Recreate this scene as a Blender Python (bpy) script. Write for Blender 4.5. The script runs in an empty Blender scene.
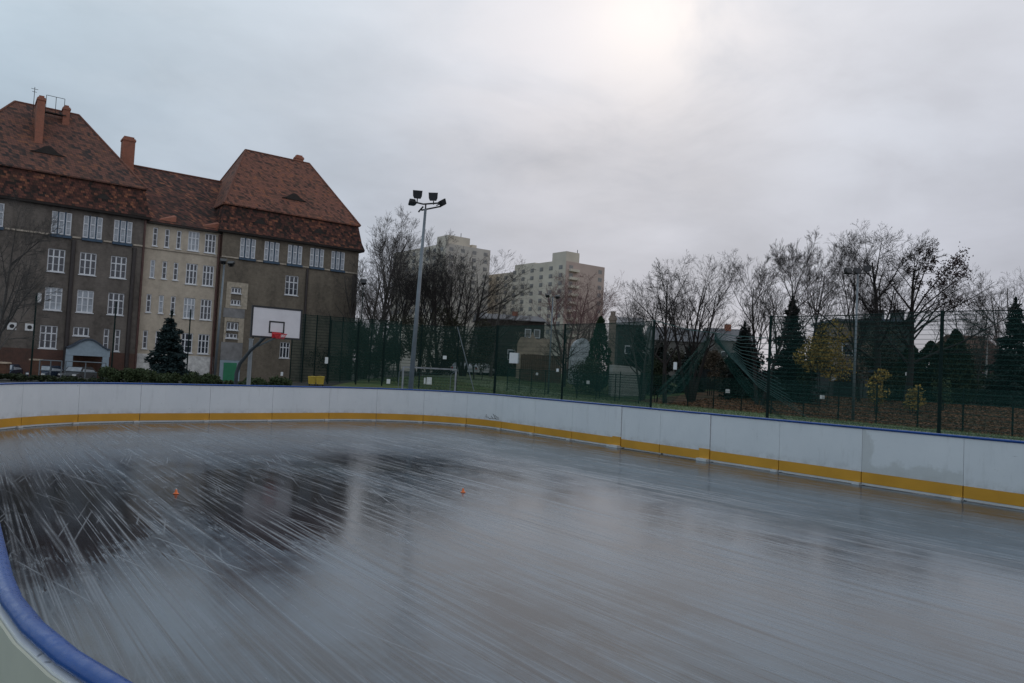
import bpy, math, random
import numpy as np
from mathutils import Matrix, Vector
sc = bpy.context.scene
COL = sc.collection
R = math.radians
# ---------------------------------------------------------------- camera maths
F, CX, CY, EYE = 740.0, 512.0, 341.5, 1.87
def cam_basis(roll, hy=27.0):
    a = R(roll); p = math.atan(hy / F)
    fw = Vector((0, math.cos(p), math.sin(p))); up0 = Vector((0, -math.sin(p), math.cos(p))); x = Vector((1, 0, 0))
    return fw, math.cos(a) * x + math.sin(a) * up0, -math.sin(a) * x + math.cos(a) * up0
FW, RT, UP = cam_basis(3.0)
CAM = Vector((0, 0, EYE))
def at(px, py, Y):
    k = FW * F + RT * (px - CX) - UP * (py - CY)
    return CAM + k * (Y / k.y)
def horizon(px): return CY + 27 / math.cos(R(3)) + math.tan(R(3)) * (px - CX)
def X_at(px, Y): return at(px, horizon(px), Y).x
PHI = math.atan2(.6, .8)
U = Vector((.8, .6, 0)); V = Vector((-.6, .8, 0))
def uv(x, y): return .8 * x + .6 * y, -.6 * x + .8 * y
def xy(u, v): return .8 * u - .6 * v, .6 * u + .8 * v
def sstep(a, b, x):
    t = min(1, max(0, (x - a) / (b - a))); return t * t * (3 - 2 * t)
def gz(x, y):
    u, v = uv(x, y)
    z = -.4
    rise = max(sstep(47, 62, u), sstep(48, 70, v)) * sstep(-22, -6, x - (y - 60) * .05)
    z += 1.25 * rise
    z -= 1.3 * sstep(60, 78, v) * (1 - sstep(-30, -12, x)) * (1 - sstep(-12, 4, x))
    return z
# ---------------------------------------------------------------- object helpers
def tag(o, label=None, cat=None, group=None, kind=None):
    if label: o['label'] = label
    if cat: o['category'] = cat
    if group: o['group'] = group
    if kind: o['kind'] = kind
    return o
def empty(name, loc, rz=0.0, label=None, cat=None, group=None):
    o = bpy.data.objects.new(name, None); COL.objects.link(o)
    o.location = loc; o.rotation_euler = (0, 0, rz); o.empty_display_size = .2
    return tag(o, label, cat, group)
def copy_tree(o, parent=None):
    c = o.copy(); COL.objects.link(c); c.parent = parent
    for ch in list(o.children): copy_tree(ch, c)
    return c
class MB:
    def __init__(s, off=(0, 0, 0)): s.v = []; s.f = []; s.o = off
    def add(s, vs, fs):
        b = len(s.v); ox, oy, oz = s.o
        s.v += [(x + ox, y + oy, z + oz) for x, y, z in vs]; s.f += [tuple(i + b for i in f) for f in fs]; return s
    def quad(s, a, b, c, d): return s.add([a, b, c, d], [(0, 1, 2, 3)])
    def poly(s, pts): return s.add(pts, [tuple(range(len(pts)))])
    def box(s, x0, x1, y0, y1, z0, z1):
        return s.add([(x0, y0, z0), (x1, y0, z0), (x1, y1, z0), (x0, y1, z0), (x0, y0, z1), (x1, y0, z1), (x1, y1, z1), (x0, y1, z1)],
                     [(0, 3, 2, 1), (4, 5, 6, 7), (0, 1, 5, 4), (1, 2, 6, 5), (2, 3, 7, 6), (3, 0, 4, 7)])
    def tube(s, pts, rad, n=6, cap=True):
        P = [Vector(p) for p in pts]; m = len(P)
        rad = rad if isinstance(rad, (list, tuple)) else [rad] * m
        vs = []; pr = None
        for i in range(m):
            d = (P[min(i + 1, m - 1)] - P[max(i - 1, 0)])
            d = d.normalized() if d.length > 1e-9 else Vector((0, 0, 1))
            if pr is None:
                a = Vector((0, 0, 1)) if abs(d.z) < .9 else Vector((1, 0, 0))
                e = d.cross(a).normalized()
            else:
                e = (pr - d * pr.dot(d)); e = e.normalized() if e.length > 1e-6 else d.orthogonal().normalized()
            pr = e; g = d.cross(e)
            for k in range(n):
                t = 2 * math.pi * k / n
                q = P[i] + (e * math.cos(t) + g * math.sin(t)) * rad[i]; vs.append(tuple(q))
        fs = []
        for i in range(m - 1):
            for k in range(n):
                k2 = (k + 1) % n; fs.append((i * n + k, i * n + k2, (i + 1) * n + k2, (i + 1) * n + k))
        if cap: fs.append(tuple(range(n))[::-1]); fs.append(tuple((m - 1) * n + k for k in range(n)))
        return s.add(vs, fs)
    def prism(s, prof, f0, f1):     # prof: 2-D outline; f0/f1 map a profile point to the two end faces
        n = len(prof)
        vs = [f0(a, b) for a, b in prof] + [f1(a, b) for a, b in prof]
        return s.add(vs, [tuple(range(n))[::-1], tuple(range(n, 2 * n))] + [(i, (i + 1) % n, n + (i + 1) % n, n + i) for i in range(n)])
    def build(s, name, mat, parent=None, label=None, loc=None, smooth=False, kind=None):
        me = bpy.data.meshes.new(name); me.from_pydata(s.v, [], s.f); me.update()
        if mat: me.materials.append(mat)
        if smooth: me.shade_smooth()
        o = bpy.data.objects.new(name, me); COL.objects.link(o)
        if parent: o.parent = parent
        if loc is not None: o.location = loc
        return tag(o, label, None, None, kind)
def fast_mesh(name, verts, faces, mat):
    me = bpy.data.meshes.new(name)
    nv, nf = len(verts), len(faces); k = faces.shape[1]
    me.vertices.add(nv); me.vertices.foreach_set('co', np.asarray(verts, np.float32).ravel())
    me.loops.add(nf * k); me.loops.foreach_set('vertex_index', np.asarray(faces, np.int32).ravel())
    me.polygons.add(nf); me.polygons.foreach_set('loop_start', np.arange(0, nf * k, k, dtype=np.int32))
    me.polygons.foreach_set('loop_total', np.full(nf, k, np.int32))
    me.update(calc_edges=True); me.validate()
    if mat: me.materials.append(mat)
    return me
def mobj(name, me, parent=None, loc=None):
    o = bpy.data.objects.new(name, me); COL.objects.link(o)
    if parent: o.parent = parent
    if loc is not None: o.location = loc
    return o
# ---------------------------------------------------------------- materials
class NT:
    def __init__(s, name):
        s.m = bpy.data.materials.new(name); s.m.use_nodes = True; s.t = s.m.node_tree
        s.n = s.t.nodes; s.l = s.t.links; s.b = s.n['Principled BSDF']; s.out = s.n['Material Output']
    def new(s, t, **k):
        n = s.n.new(t)
        for a, b in k.items(): setattr(n, a, b)
        return n
    def set(s, node, key, val):
        if val is None: return
        if hasattr(val, 'is_output') : s.l.new(val, node.inputs[key])
        else: node.inputs[key].default_value = val
    def coord(s, scale=(1, 1, 1), which='Object', rot=(0, 0, 0)):
        c = s.new('ShaderNodeTexCoord'); m = s.new('ShaderNodeMapping'); m.inputs['Scale'].default_value = scale; m.inputs['Rotation'].default_value = rot
        s.l.new(c.outputs[which], m.inputs['Vector']); return m.outputs[0]
    def noise(s, vec, scale=5, detail=4, rough=.55, dist=0.0):
        n = s.new('ShaderNodeTexNoise'); s.set(n, 'Vector', vec); s.set(n, 'Scale', scale); s.set(n, 'Detail', detail); s.set(n, 'Roughness', rough); s.set(n, 'Distortion', dist)
        return n.outputs['Fac']
    def vor(s, vec, scale=5, feat='F1', out='Distance'):
        n = s.new('ShaderNodeTexVoronoi', feature=feat); s.set(n, 'Vector', vec); s.set(n, 'Scale', scale); return n.outputs[out]
    def ramp(s, fac, stops, interp='LINEAR'):
        n = s.new('ShaderNodeValToRGB'); n.color_ramp.interpolation = interp; s.set(n, 'Fac', fac); e = n.color_ramp.elements
        while len(e) < len(stops): e.new(.5)
        for k, (p, c) in enumerate(stops):
            e[k].position = p; e[k].color = (c, c, c, 1) if isinstance(c, (int, float)) else tuple(c) + (1,)
        return n.outputs['Color']
    def mix(s, fac, a, b, mode='MIX'):
        n = s.new('ShaderNodeMix', data_type='RGBA', blend_type=mode)
        for key, val in ((0, fac), (6, a), (7, b)):
            if hasattr(val, 'is_output'): s.l.new(val, n.inputs[key])
            elif key == 0: n.inputs[0].default_value = val
            else: n.inputs[key].default_value = tuple(val) + (1,) if not isinstance(val, (int, float)) else (val, val, val, 1)
        return n.outputs[2]
    def math(s, op, a, b=None, c=None, clamp=False):
        n = s.new('ShaderNodeMath', operation=op, use_clamp=clamp)
        for i, v in enumerate((a, b, c)):
            if v is None: continue
            s.set(n, i, v)
        return n.outputs[0]
    def sep(s, vec):
        n = s.new('ShaderNodeSeparateXYZ'); s.l.new(vec, n.inputs[0]); return n.outputs
    def comb(s, x, y, z):
        n = s.new('ShaderNodeCombineXYZ'); s.set(n, 0, x); s.set(n, 1, y); s.set(n, 2, z); return n.outputs[0]
    def bump(s, h, strength=.3, dist=.02):
        n = s.new('ShaderNodeBump'); s.set(n, 'Height', h); n.inputs['Strength'].default_value = strength; n.inputs['Distance'].default_value = dist
        s.l.new(n.outputs[0], s.b.inputs['Normal']); return n.outputs[0]
    def done(s, col=None, rough=.8, metal=0.0, spec=None):
        s.set(s.b, 'Base Color', (tuple(col) + (1,)) if isinstance(col, (tuple, list)) else col)
        s.set(s.b, 'Roughness', rough); s.set(s.b, 'Metallic', metal)
        if spec is not None: s.b.inputs['Specular IOR Level'].default_value = spec
        return s.m
def plain(name, col, rough=.7, metal=0.0, var=.25, scale=3.0, spec=None, bump=0):
    t = NT(name); v = t.coord()
    n = t.noise(v, scale, 5); c0 = tuple(x * (1 - var) for x in col); c1 = tuple(min(1, x * (1 + var)) for x in col)
    c = t.ramp(n, [(.3, c0), (.7, c1)])
    if bump: t.bump(t.noise(v, scale * 6, 4), bump)
    return t.done(c, rough, metal, spec)
def masonry(name, c1, c2, mortar, bw=.27, bh=.085, grime=.5, dirt=(.05, .045, .04), rot=True):
    t = NT(name); tc = t.new('ShaderNodeTexCoord'); o = t.sep(tc.outputs['Object'])
    vec = t.comb(t.math('ADD', o[0], o[1]), o[2], 0.0)
    b = t.new('ShaderNodeTexBrick'); t.l.new(vec, b.inputs['Vector']); b.inputs['Color1'].default_value = c1 + (1,); b.inputs['Color2'].default_value = c2 + (1,); b.inputs['Mortar'].default_value = mortar + (1,)
    b.inputs['Scale'].default_value = 1; b.inputs['Brick Width'].default_value = bw; b.inputs['Row Height'].default_value = bh; b.inputs['Mortar Size'].default_value = .012
    v2 = t.comb(t.math('MULTIPLY', t.math('ADD', o[0], o[1]), 1.0), 0.0, t.math('MULTIPLY', o[2], .35))
    n = t.noise(v2, .55, 6, .65)
    n2 = t.noise(tc.outputs['Object'], 2.4, 5, .7)
    c = t.mix(t.ramp(n, [(.40, 0.0), (.64, grime)]), b.outputs['Color'], dirt)
    c = t.mix(t.ramp(n2, [(.35, 0.0), (.75, .5)]), c, tuple(min(1, x * 1.45) for x in c1))
    t.bump(n2, .3, .03)
    return t.done(c, .92, 0, .2)
def roof_tiles(name, red=(.21, .062, .032), dark=(.035, .022, .018), orange=(.34, .115, .05), amount=.5):
    t = NT(name); tc = t.new('ShaderNodeTexCoord'); o = t.sep(tc.outputs['Object'])
    vec = t.comb(t.math('ADD', o[0], t.math('MULTIPLY', o[1], .73)), o[2], 0.0)
    b = t.new('ShaderNodeTexBrick'); t.l.new(vec, b.inputs['Vector']); b.inputs['Scale'].default_value = 1; b.inputs['Brick Width'].default_value = .24; b.inputs['Row Height'].default_value = .26
    b.inputs['Mortar Size'].default_value = .018; b.inputs['Color1'].default_value = (1, 1, 1, 1); b.inputs['Color2'].default_value = (.25, .25, .25, 1); b.inputs['Mortar'].default_value = (.0, .0, .0, 1)
    wn = t.new('ShaderNodeTexWhiteNoise', noise_dimensions='2D')
    row = t.math('FLOOR', t.math('DIVIDE', o[2], .26)); colm = t.math('FLOOR', t.math('ADD', t.math('DIVIDE', t.math('ADD', o[0], t.math('MULTIPLY', o[1], .73)), .30), t.math('MULTIPLY', row, .5)))
    t.l.new(t.comb(row, colm, 0.0), wn.inputs['Vector']); cv = wn.outputs['Value']
    big = t.noise(tc.outputs['Object'], .42, 5, .68); medn = t.noise(tc.outputs['Object'], 2.2, 3, .6)
    k = t.math('ADD', t.math('MULTIPLY', cv, .42), t.math('ADD', t.math('MULTIPLY', big, .50), t.math('MULTIPLY', medn, .22)))
    k = t.math('ADD', k, .19)
    c = t.ramp(k, [(.52 + .12 * (amount - .5), dark), (.72 + .12 * (amount - .5), red), (.88, (red[0] * 1.2, red[1] * 1.15, red[2] * 1.2)), (1.0, orange)])
    c = t.mix(t.math('MULTIPLY', t.math('SUBTRACT', 1.0, t.ramp(b.outputs['Fac'], [(0, 0.0), (1, 1.0)])), 0.0), c, c)
    c = t.mix(t.math('MULTIPLY', b.outputs['Fac'], .6), c, dark)
    moss = t.noise(tc.outputs['Object'], 1.3, 5, .7)
    c = t.mix(t.ramp(moss, [(.55, 0.0), (.75, .6)]), c, (.06, .055, .035))
    t.bump(t.math('ADD', t.math('MULTIPLY', b.outputs['Fac'], -1.0), cv), .5, .05)
    return t.done(c, .85, 0, .25)
M = {}
def mats():
    M['wall_left'] = masonry('weathered_dark_render', (.18, .158, .138), (.132, .117, .104), (.17, .155, .14), grime=.75)
    M['wall_mid'] = masonry('beige_render', (.52, .46, .37), (.48, .42, .335), (.50, .44, .355), grime=.35, dirt=(.16, .13, .10))
    M['wall_right'] = masonry('ochre_brick_render', (.205, .175, .135), (.152, .132, .105), (.18, .16, .128), grime=.65)
    M['plinth'] = masonry('brown_plinth_brick', (.12, .06, .045), (.09, .05, .04), (.12, .09, .08))
    M['white_base'] = plain('whitewashed_base', (.62, .62, .6), .9)
    M['roof'] = roof_tiles('old_clay_tiles', red=(.175, .078, .054), dark=(.045, .028, .024), orange=(.27, .105, .055), amount=.55)
    M['roof_brown'] = roof_tiles('brown_clay_tiles', red=(.140, .068, .050), dark=(.038, .031, .030), orange=(.22, .095, .055), amount=.7)
    M['roof_dark'] = roof_tiles('mossy_clay_tiles', red=(.10, .042, .032), dark=(.026, .020, .018), orange=(.27, .11, .06), amount=1.1)
    M['ridge'] = plain('old_ridge_tile', (.15, .065, .045), .9, var=.3)
    M['brick'] = masonry('chimney_brick', (.34, .125, .08), (.26, .095, .065), (.3, .2, .15), grime=.3)
    M['white'] = plain('white_window_paint', (.74, .77, .8), .5, var=.08)
    M['glass'] = plain('dark_window_glass', (.035, .042, .055), .08, spec=.8, var=.5, scale=.9)
    M['glass_pale'] = plain('curtain_sky_sheen_glass', (.33, .37, .41), .2, spec=.7, var=.35, scale=1.2)  # pale tint: curtains, and sky reflection painted into top-row and car windows
    M['blue_reveal'] = plain('blue_grey_mullion', (.05, .09, .14), .7)
    M['soffit'] = plain('dark_eaves_board', (.03, .025, .022), .8)
    M['course'] = plain('pale_string_course', (.42, .37, .3), .8)
    M['pipe_red'] = plain('rust_red_downpipe', (.09, .042, .034), .5)
    M['pipe_dark'] = plain('dark_downpipe', (.04, .032, .03), .5)
    M['pipe_grey'] = plain('blue_grey_downpipe', (.25, .3, .36), .4)
    M['concrete_pale'] = plain('pale_grey_post_paint', (.24, .25, .26), .8)
    M['porch'] = plain('blue_grey_porch_plaster', (.3, .38, .44), .8, var=.1)
    M['slate'] = plain('dark_slate_sheet', (.05, .07, .1), .5)
    M['grey_render'] = plain('grey_stair_render', (.23, .23, .23), .9, scale=1.2)
    M['beige'] = plain('beige_surround', (.42, .37, .29), .9)
    M['green_panel'] = plain('bright_green_door_paint', (.03, .22, .11), .55, var=.1)
    M['board'] = None
    M['post_green'] = plain('dark_green_powder_coat', (.006, .018, .016), .75, var=.2, spec=.15)
    M['galv'] = plain('galvanised_steel', (.17, .195, .215), .45, .35, var=.15)
    M['galv_dark'] = plain('dull_painted_steel', (.04, .048, .055), .6, var=.15)
    M['black'] = plain('black_lamp_housing', (.015, .016, .018), .45)
    M['lamp_glass'] = plain('lamp_front_glass', (.015, .017, .02), .5)
    M['sign'] = plain('white_sign_plate', (.72, .74, .74), .5, var=.06)
    M['orange'] = plain('orange_plastic', (.75, .16, .03), .45, var=.08)
    M['yellow_bin'] = plain('yellow_plastic', (.5, .36, .05), .5, var=.15)
    M['backboard'] = plain('worn_white_backboard', (.72, .70, .72), .55, var=.07, scale=2)
    M['red'] = plain('red_rim_paint', (.6, .03, .04), .45)
    M['cream_wall'] = plain('tower_cream_panel', (.60, .54, .455), .9, var=.12, scale=.15)
    M['grey_wall'] = plain('tower_grey_panel', (.48, .45, .41), .9, var=.12, scale=.15)
    M['pink_wall'] = plain('tower_pinkish_panel', (.47, .37, .33), .9, var=.12, scale=.15)
    M['far_glass'] = plain('tower_window_glass', (.23, .225, .22), .3, var=.6, scale=.35)
    M['dark_wood'] = plain('dark_timber', (.035, .026, .022), .85, var=.4)
    M['brown_wood'] = plain('brown_timber', (.11, .055, .035), .85, var=.35)
    M['roof_grey'] = plain('grey_sheet_roof', (.13, .14, .155), .6, var=.2)
    M['roof_dark_grey'] = plain('dark_grey_sheet_roof', (.085, .09, .10), .7, var=.25)
    M['dark_green_wall'] = plain('dark_green_cladding', (.03, .045, .04), .9, var=.3)
    M['far_wall'] = plain('dim_far_wall', (.13, .125, .12), .9, var=.2)
    M['russet'] = plain('russet_house_wall', (.19, .115, .085), .9, var=.2)
    M['tan_wall'] = plain('tan_house_wall', (.26, .21, .17), .9, var=.2)
    M['ruin'] = plain('sandy_masonry', (.46, .37, .28), .95, var=.25, scale=2)
    M['tarp'] = plain('white_tarpaulin', (.62, .66, .7), .6, var=.15)
    M['pale_wall'] = plain('pale_plaster_wall', (.55, .54, .5), .9, var=.15)
    M['dark_fence'] = plain('dark_board_fence', (.02, .03, .034), .8, var=.4)
    M['gate_grey'] = plain('grey_concrete_gate_wall', (.12, .13, .135), .9, var=.2)
    M['car_dark'] = plain('dark_blue_car_paint', (.02, .035, .06), .25, var=.1)
    M['car_red'] = plain('dark_grey_car_paint', (.035, .036, .038), .25, var=.1)
    M['car_white'] = plain('white_car_paint', (.6, .63, .66), .25, var=.05)
    M['rubber'] = plain('black_rubber', (.012, .012, .012), .8)
    M['bark_dark'] = plain('dark_wet_bark', (.022, .018, .017), .95, var=.4, scale=8)
    M['bark_grey'] = plain('grey_bark', (.075, .068, .062), .95, var=.35, scale=8)
    M['bark_pale'] = plain('pale_grey_bark', (.13, .12, .115), .95, var=.3, scale=8)
    M['bark_pink'] = plain('reddish_twigs', (.17, .10, .095), .95, var=.3, scale=8)
    M['birch'] = plain('white_birch_bark', (.5, .5, .48), .8, var=.4, scale=6)
    def leafm(n, a, b, rough=.7):
        t = NT(n); g = t.new('ShaderNodeNewGeometry')
        c = t.mix(g.outputs['Random Per Island'], a, b)
        return t.done(c, rough, 0, .25)
    M['spruce'] = leafm('spruce_needles', (.006, .013, .012), (.02, .036, .03))
    M['cypress'] = leafm('cypress_scales', (.012, .034, .014), (.035, .065, .03))
    M['bush'] = leafm('dark_evergreen_leaves', (.012, .022, .012), (.045, .06, .026))
    M['shrub'] = leafm('green_shrub_leaves', (.02, .038, .014), (.07, .095, .04))
    M['bluespruce'] = leafm('blue_spruce_needles', (.008, .02, .022), (.03, .055, .055))
    M['yellow'] = leafm('yellow_autumn_leaves', (.13, .10, .03), (.46, .32, .07))
    M['brownleaf'] = leafm('brown_dead_leaves', (.02, .011, .012), (.06, .032, .03))
    M['litter'] = leafm('fallen_brown_leaves', (.07, .032, .018), (.30, .16, .085))
    M['tanleaf'] = leafm('tan_dry_leaves', (.07, .055, .04), (.20, .16, .115))
    M['grassblade'] = leafm('grass_blades', (.06, .10, .04), (.15, .21, .10))
    M['thicket'] = leafm('ivy_thicket_leaves', (.014, .018, .011), (.055, .05, .03))
mats()

def ice_mat():
    t = NT('wet_streaked_ice'); tc = t.new('ShaderNodeTexCoord'); o = t.sep(tc.outputs['Object'])
    x, y = o[0], o[1]; P = t.comb(x, y, 0.0)
    warp = t.noise(t.comb(x, t.math('MULTIPLY', y, .25), 0.0), 1.1, 2)
    xw = t.math('ADD', x, t.math('MULTIPLY', warp, .05))
    def streak(kx, ky, deg=0, detail=4, rough=.6, off=0.0):
        ca, sa = math.cos(R(deg)), math.sin(R(deg))
        a = t.math('ADD', t.math('MULTIPLY', xw, ca), t.math('MULTIPLY', y, sa)); b = t.math('SUBTRACT', t.math('MULTIPLY', y, ca), t.math('MULTIPLY', x, sa))
        return t.noise(t.comb(t.math('MULTIPLY', a, kx), t.math('MULTIPLY', b, ky), off), 1.0, detail, rough)
    broad = streak(1.6, .07, 0, 3, .55, 1.0)
    mid = streak(6.5, .16, 0, 4, .62, 4.0)
    fine = streak(34, .30, 0, 4, .65, 9.0)
    comb_ = streak(44, .10, 0, 2, .5, 14.0)
    dl = streak(9, .28, 14, 3, .6, 20.0); dr = streak(8, .25, -13, 3, .6, 26.0)
    big = t.noise(P, .30, 4, .55, .3); blot = t.noise(t.comb(x, t.math('MULTIPLY', y, .7), 3.0), 1.1, 6, .68, .25)
    crust = t.noise(P, 3.4, 5, .65, .4)
    # meltwater pool near the left boards, ragged edge
    def blob(cx, cy, rx, ry):
        ax = t.math('DIVIDE', t.math('SUBTRACT', x, cx), rx); ay = t.math('DIVIDE', t.math('SUBTRACT', y, cy), ry)
        return t.math('SUBTRACT', 1.0, t.math('SQRT', t.math('ADD', t.math('MULTIPLY', ax, ax), t.math('MULTIPLY', ay, ay))))
    pool = t.math('MAXIMUM', blob(3.7, 10.2, 1.7, 3.3), blob(1.0, 11.0, 1.2, 3.6))
    pool = t.math('MAXIMUM', pool, blob(6.6, 13.2, 1.1, 2.0))
    pk = t.math('ADD', pool, t.math('MULTIPLY', t.math('SUBTRACT', blot, .5), 1.7))
    pk = t.math('ADD', pk, t.math('MULTIPLY', t.math('SUBTRACT', fine, .5), 1.6))
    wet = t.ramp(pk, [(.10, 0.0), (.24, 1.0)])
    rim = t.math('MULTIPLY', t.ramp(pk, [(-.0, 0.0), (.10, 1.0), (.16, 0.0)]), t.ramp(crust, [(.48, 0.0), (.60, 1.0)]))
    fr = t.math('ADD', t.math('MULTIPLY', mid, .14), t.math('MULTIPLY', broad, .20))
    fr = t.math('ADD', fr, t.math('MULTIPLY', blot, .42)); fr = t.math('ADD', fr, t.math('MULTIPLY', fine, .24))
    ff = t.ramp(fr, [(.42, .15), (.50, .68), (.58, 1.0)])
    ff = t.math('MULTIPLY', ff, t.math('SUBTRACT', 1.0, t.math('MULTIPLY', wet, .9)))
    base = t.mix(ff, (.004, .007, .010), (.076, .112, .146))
    def cols(width, deg, seed, thr, ky, lo=.48, hi=.53):     # crisp scrape lines: random narrow lanes, each broken along its length
        ca, sa = math.cos(R(deg)), math.sin(R(deg))
        a = t.math('ADD', t.math('MULTIPLY', t.math('ADD', x, t.math('MULTIPLY', warp, .02)), ca), t.math('MULTIPLY', y, sa)); b = t.math('SUBTRACT', t.math('MULTIPLY', y, ca), t.math('MULTIPLY', x, sa))
        q = t.math('DIVIDE', a, width); idn = t.math('FLOOR', q)
        wn = t.new('ShaderNodeTexWhiteNoise', noise_dimensions='2D'); t.l.new(t.comb(idn, float(seed), 0.0), wn.inputs['Vector'])
        seg = t.noise(t.comb(t.math('MULTIPLY', idn, 7.31), t.math('MULTIPLY', b, ky), float(seed)), 1.0, 2, .5)
        prof = t.math('SUBTRACT', 1.0, t.math('MULTIPLY', t.math('ABSOLUTE', t.math('SUBTRACT', t.math('FRACT', q), .5)), 1.6))
        return t.math('MULTIPLY', t.math('MULTIPLY', t.math('GREATER_THAN', wn.outputs['Value'], thr), t.ramp(seg, [(lo, 0.0), (hi, 1.0)])), prof)
    nearm = t.math('MULTIPLY', t.ramp(t.math('MULTIPLY', x, .1), [(.07, 1.0), (.26, 0.0)]), t.ramp(t.math('MULTIPLY', y, .1), [(.62, 1.0), (.85, 0.0)]))
    ridg = t.math('MULTIPLY', t.math('POWER', t.math('ABSOLUTE', t.math('SINE', t.math('MULTIPLY', t.math('ADD', x, t.math('MULTIPLY', warp, .03)), 62.0))), 5.0), t.math('MULTIPLY', nearm, t.ramp(streak(9, .3, 0, 3, .5, 61.0), [(.45, 0.0), (.55, 1.0)])))
    pa = t.ramp(blot, [(.40, .25), (.56, 1.0)]); pb = t.ramp(big, [(.44, .1), (.56, .9)]); pc = t.ramp(big, [(.44, .9), (.56, .1)])
    lines = t.math('MULTIPLY', cols(.014, 0, 3, .80, .35), pa)
    for q in (t.math('MULTIPLY', cols(.030, -.8, 5, .86, .16), pa), t.math('MULTIPLY', cols(.022, 3.5, 7, .88, .30, .50, .55), pb), t.math('MULTIPLY', cols(.024, -13, 9, .90, .35, .52, .56), pb),
              t.math('MULTIPLY', cols(.026, 14, 11, .91, .35, .52, .56), pc), t.math('MULTIPLY', cols(.055, .5, 13, .86, .14), pa), t.math('MULTIPLY', cols(.045, 2.2, 15, .88, .18), pb), t.math('MULTIPLY', ridg, .9), t.math('MULTIPLY', rim, .8)):
        lines = t.math('MAXIMUM', lines, q)
    dlines = t.math('MAXIMUM', t.math('MAXIMUM', cols(.018, .3, 17, .84, .25), cols(.040, 1.5, 19, .86, .14)), cols(.085, -.6, 23, .84, .16))
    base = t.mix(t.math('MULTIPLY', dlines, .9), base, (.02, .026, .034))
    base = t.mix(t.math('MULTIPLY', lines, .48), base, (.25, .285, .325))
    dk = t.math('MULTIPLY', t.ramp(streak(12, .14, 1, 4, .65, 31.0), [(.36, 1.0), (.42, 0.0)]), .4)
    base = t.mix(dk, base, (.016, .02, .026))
    brown = t.noise(P, .25, 3)
    base = t.mix(t.ramp(brown, [(.55, 0.0), (.72, .12)]), base, (.085, .105, .085))
    rough = t.math('ADD', t.math('MULTIPLY', ff, .08), .10); rough = t.math('ADD', rough, t.math('MULTIPLY', lines, .2))
    h = t.math('ADD', t.math('MULTIPLY', mid, .5), t.math('MULTIPLY', fine, .3)); h = t.math('ADD', h, t.math('MULTIPLY', crust, .25)); h = t.math('ADD', h, t.math('MULTIPLY', lines, .25))
    t.bump(h, .22, .005)
    t.b.inputs['IOR'].default_value = 1.33
    return t.done(base, rough, 0, .5)
def board_mat(name, dirty=False):
    t = NT(name); v = t.coord(); n = t.noise(v, 1.3, 5, .6)
    c = t.ramp(n, [(.3, (.68, .71, .73)), (.7, (.75, .775, .79))])
    o = t.sep(v)
    sm = t.noise(t.comb(t.math('MULTIPLY', o[0], 3.0), t.math('MULTIPLY', o[1], 3.0), t.math('MULTIPLY', o[2], .6)), 2.2, 4, .7)
    c = t.mix(t.ramp(sm, [(.55, 0.0), (.8, .35)]), c, (.45, .46, .46))
    low = t.math('MULTIPLY', t.ramp(o[2], [(.22, 1.0), (.36, 0.0)]), t.ramp(t.noise(v, 6, 4), [(.4, 0.0), (.7, .5)]))
    c = t.mix(low, c, (.36, .36, .35))
    sk = t.noise(t.comb(t.math('MULTIPLY', o[0], 5.0), t.math('MULTIPLY', o[1], 5.0), t.math('MULTIPLY', o[2], 22.0)), 1.6, 3, .6, 1.2)
    sk2 = t.noise(t.comb(t.math('MULTIPLY', o[0], 7.0), t.math('MULTIPLY', o[1], 7.0), t.math('MULTIPLY', o[2], 7.0)), 2.0, 3, .6, .6)
    c = t.mix(t.math('MULTIPLY', t.ramp(sk, [(.68, 0.0), (.73, .7)]), t.ramp(sk2, [(.5, 0.0), (.6, 1.0)])), c, (.16, .17, .18))
    if dirty:
        e1 = t.math('DIVIDE', t.math('SUBTRACT', o[2], .42), .25); e2 = t.math('DIVIDE', t.math('SUBTRACT', 7.02, o[1]), .25)
        k = t.math('ADD', t.math('MINIMUM', e1, e2), t.math('MULTIPLY', t.math('SUBTRACT', t.noise(v, 2.4, 4, .6), .5), 2.6))
        c = t.mix(t.ramp(t.math('ADD', k, .5), [(.30, .6), (.62, 0.0)]), c, (.50, .515, .50))
    return t.done(c, .38, 0, .5)
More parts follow.
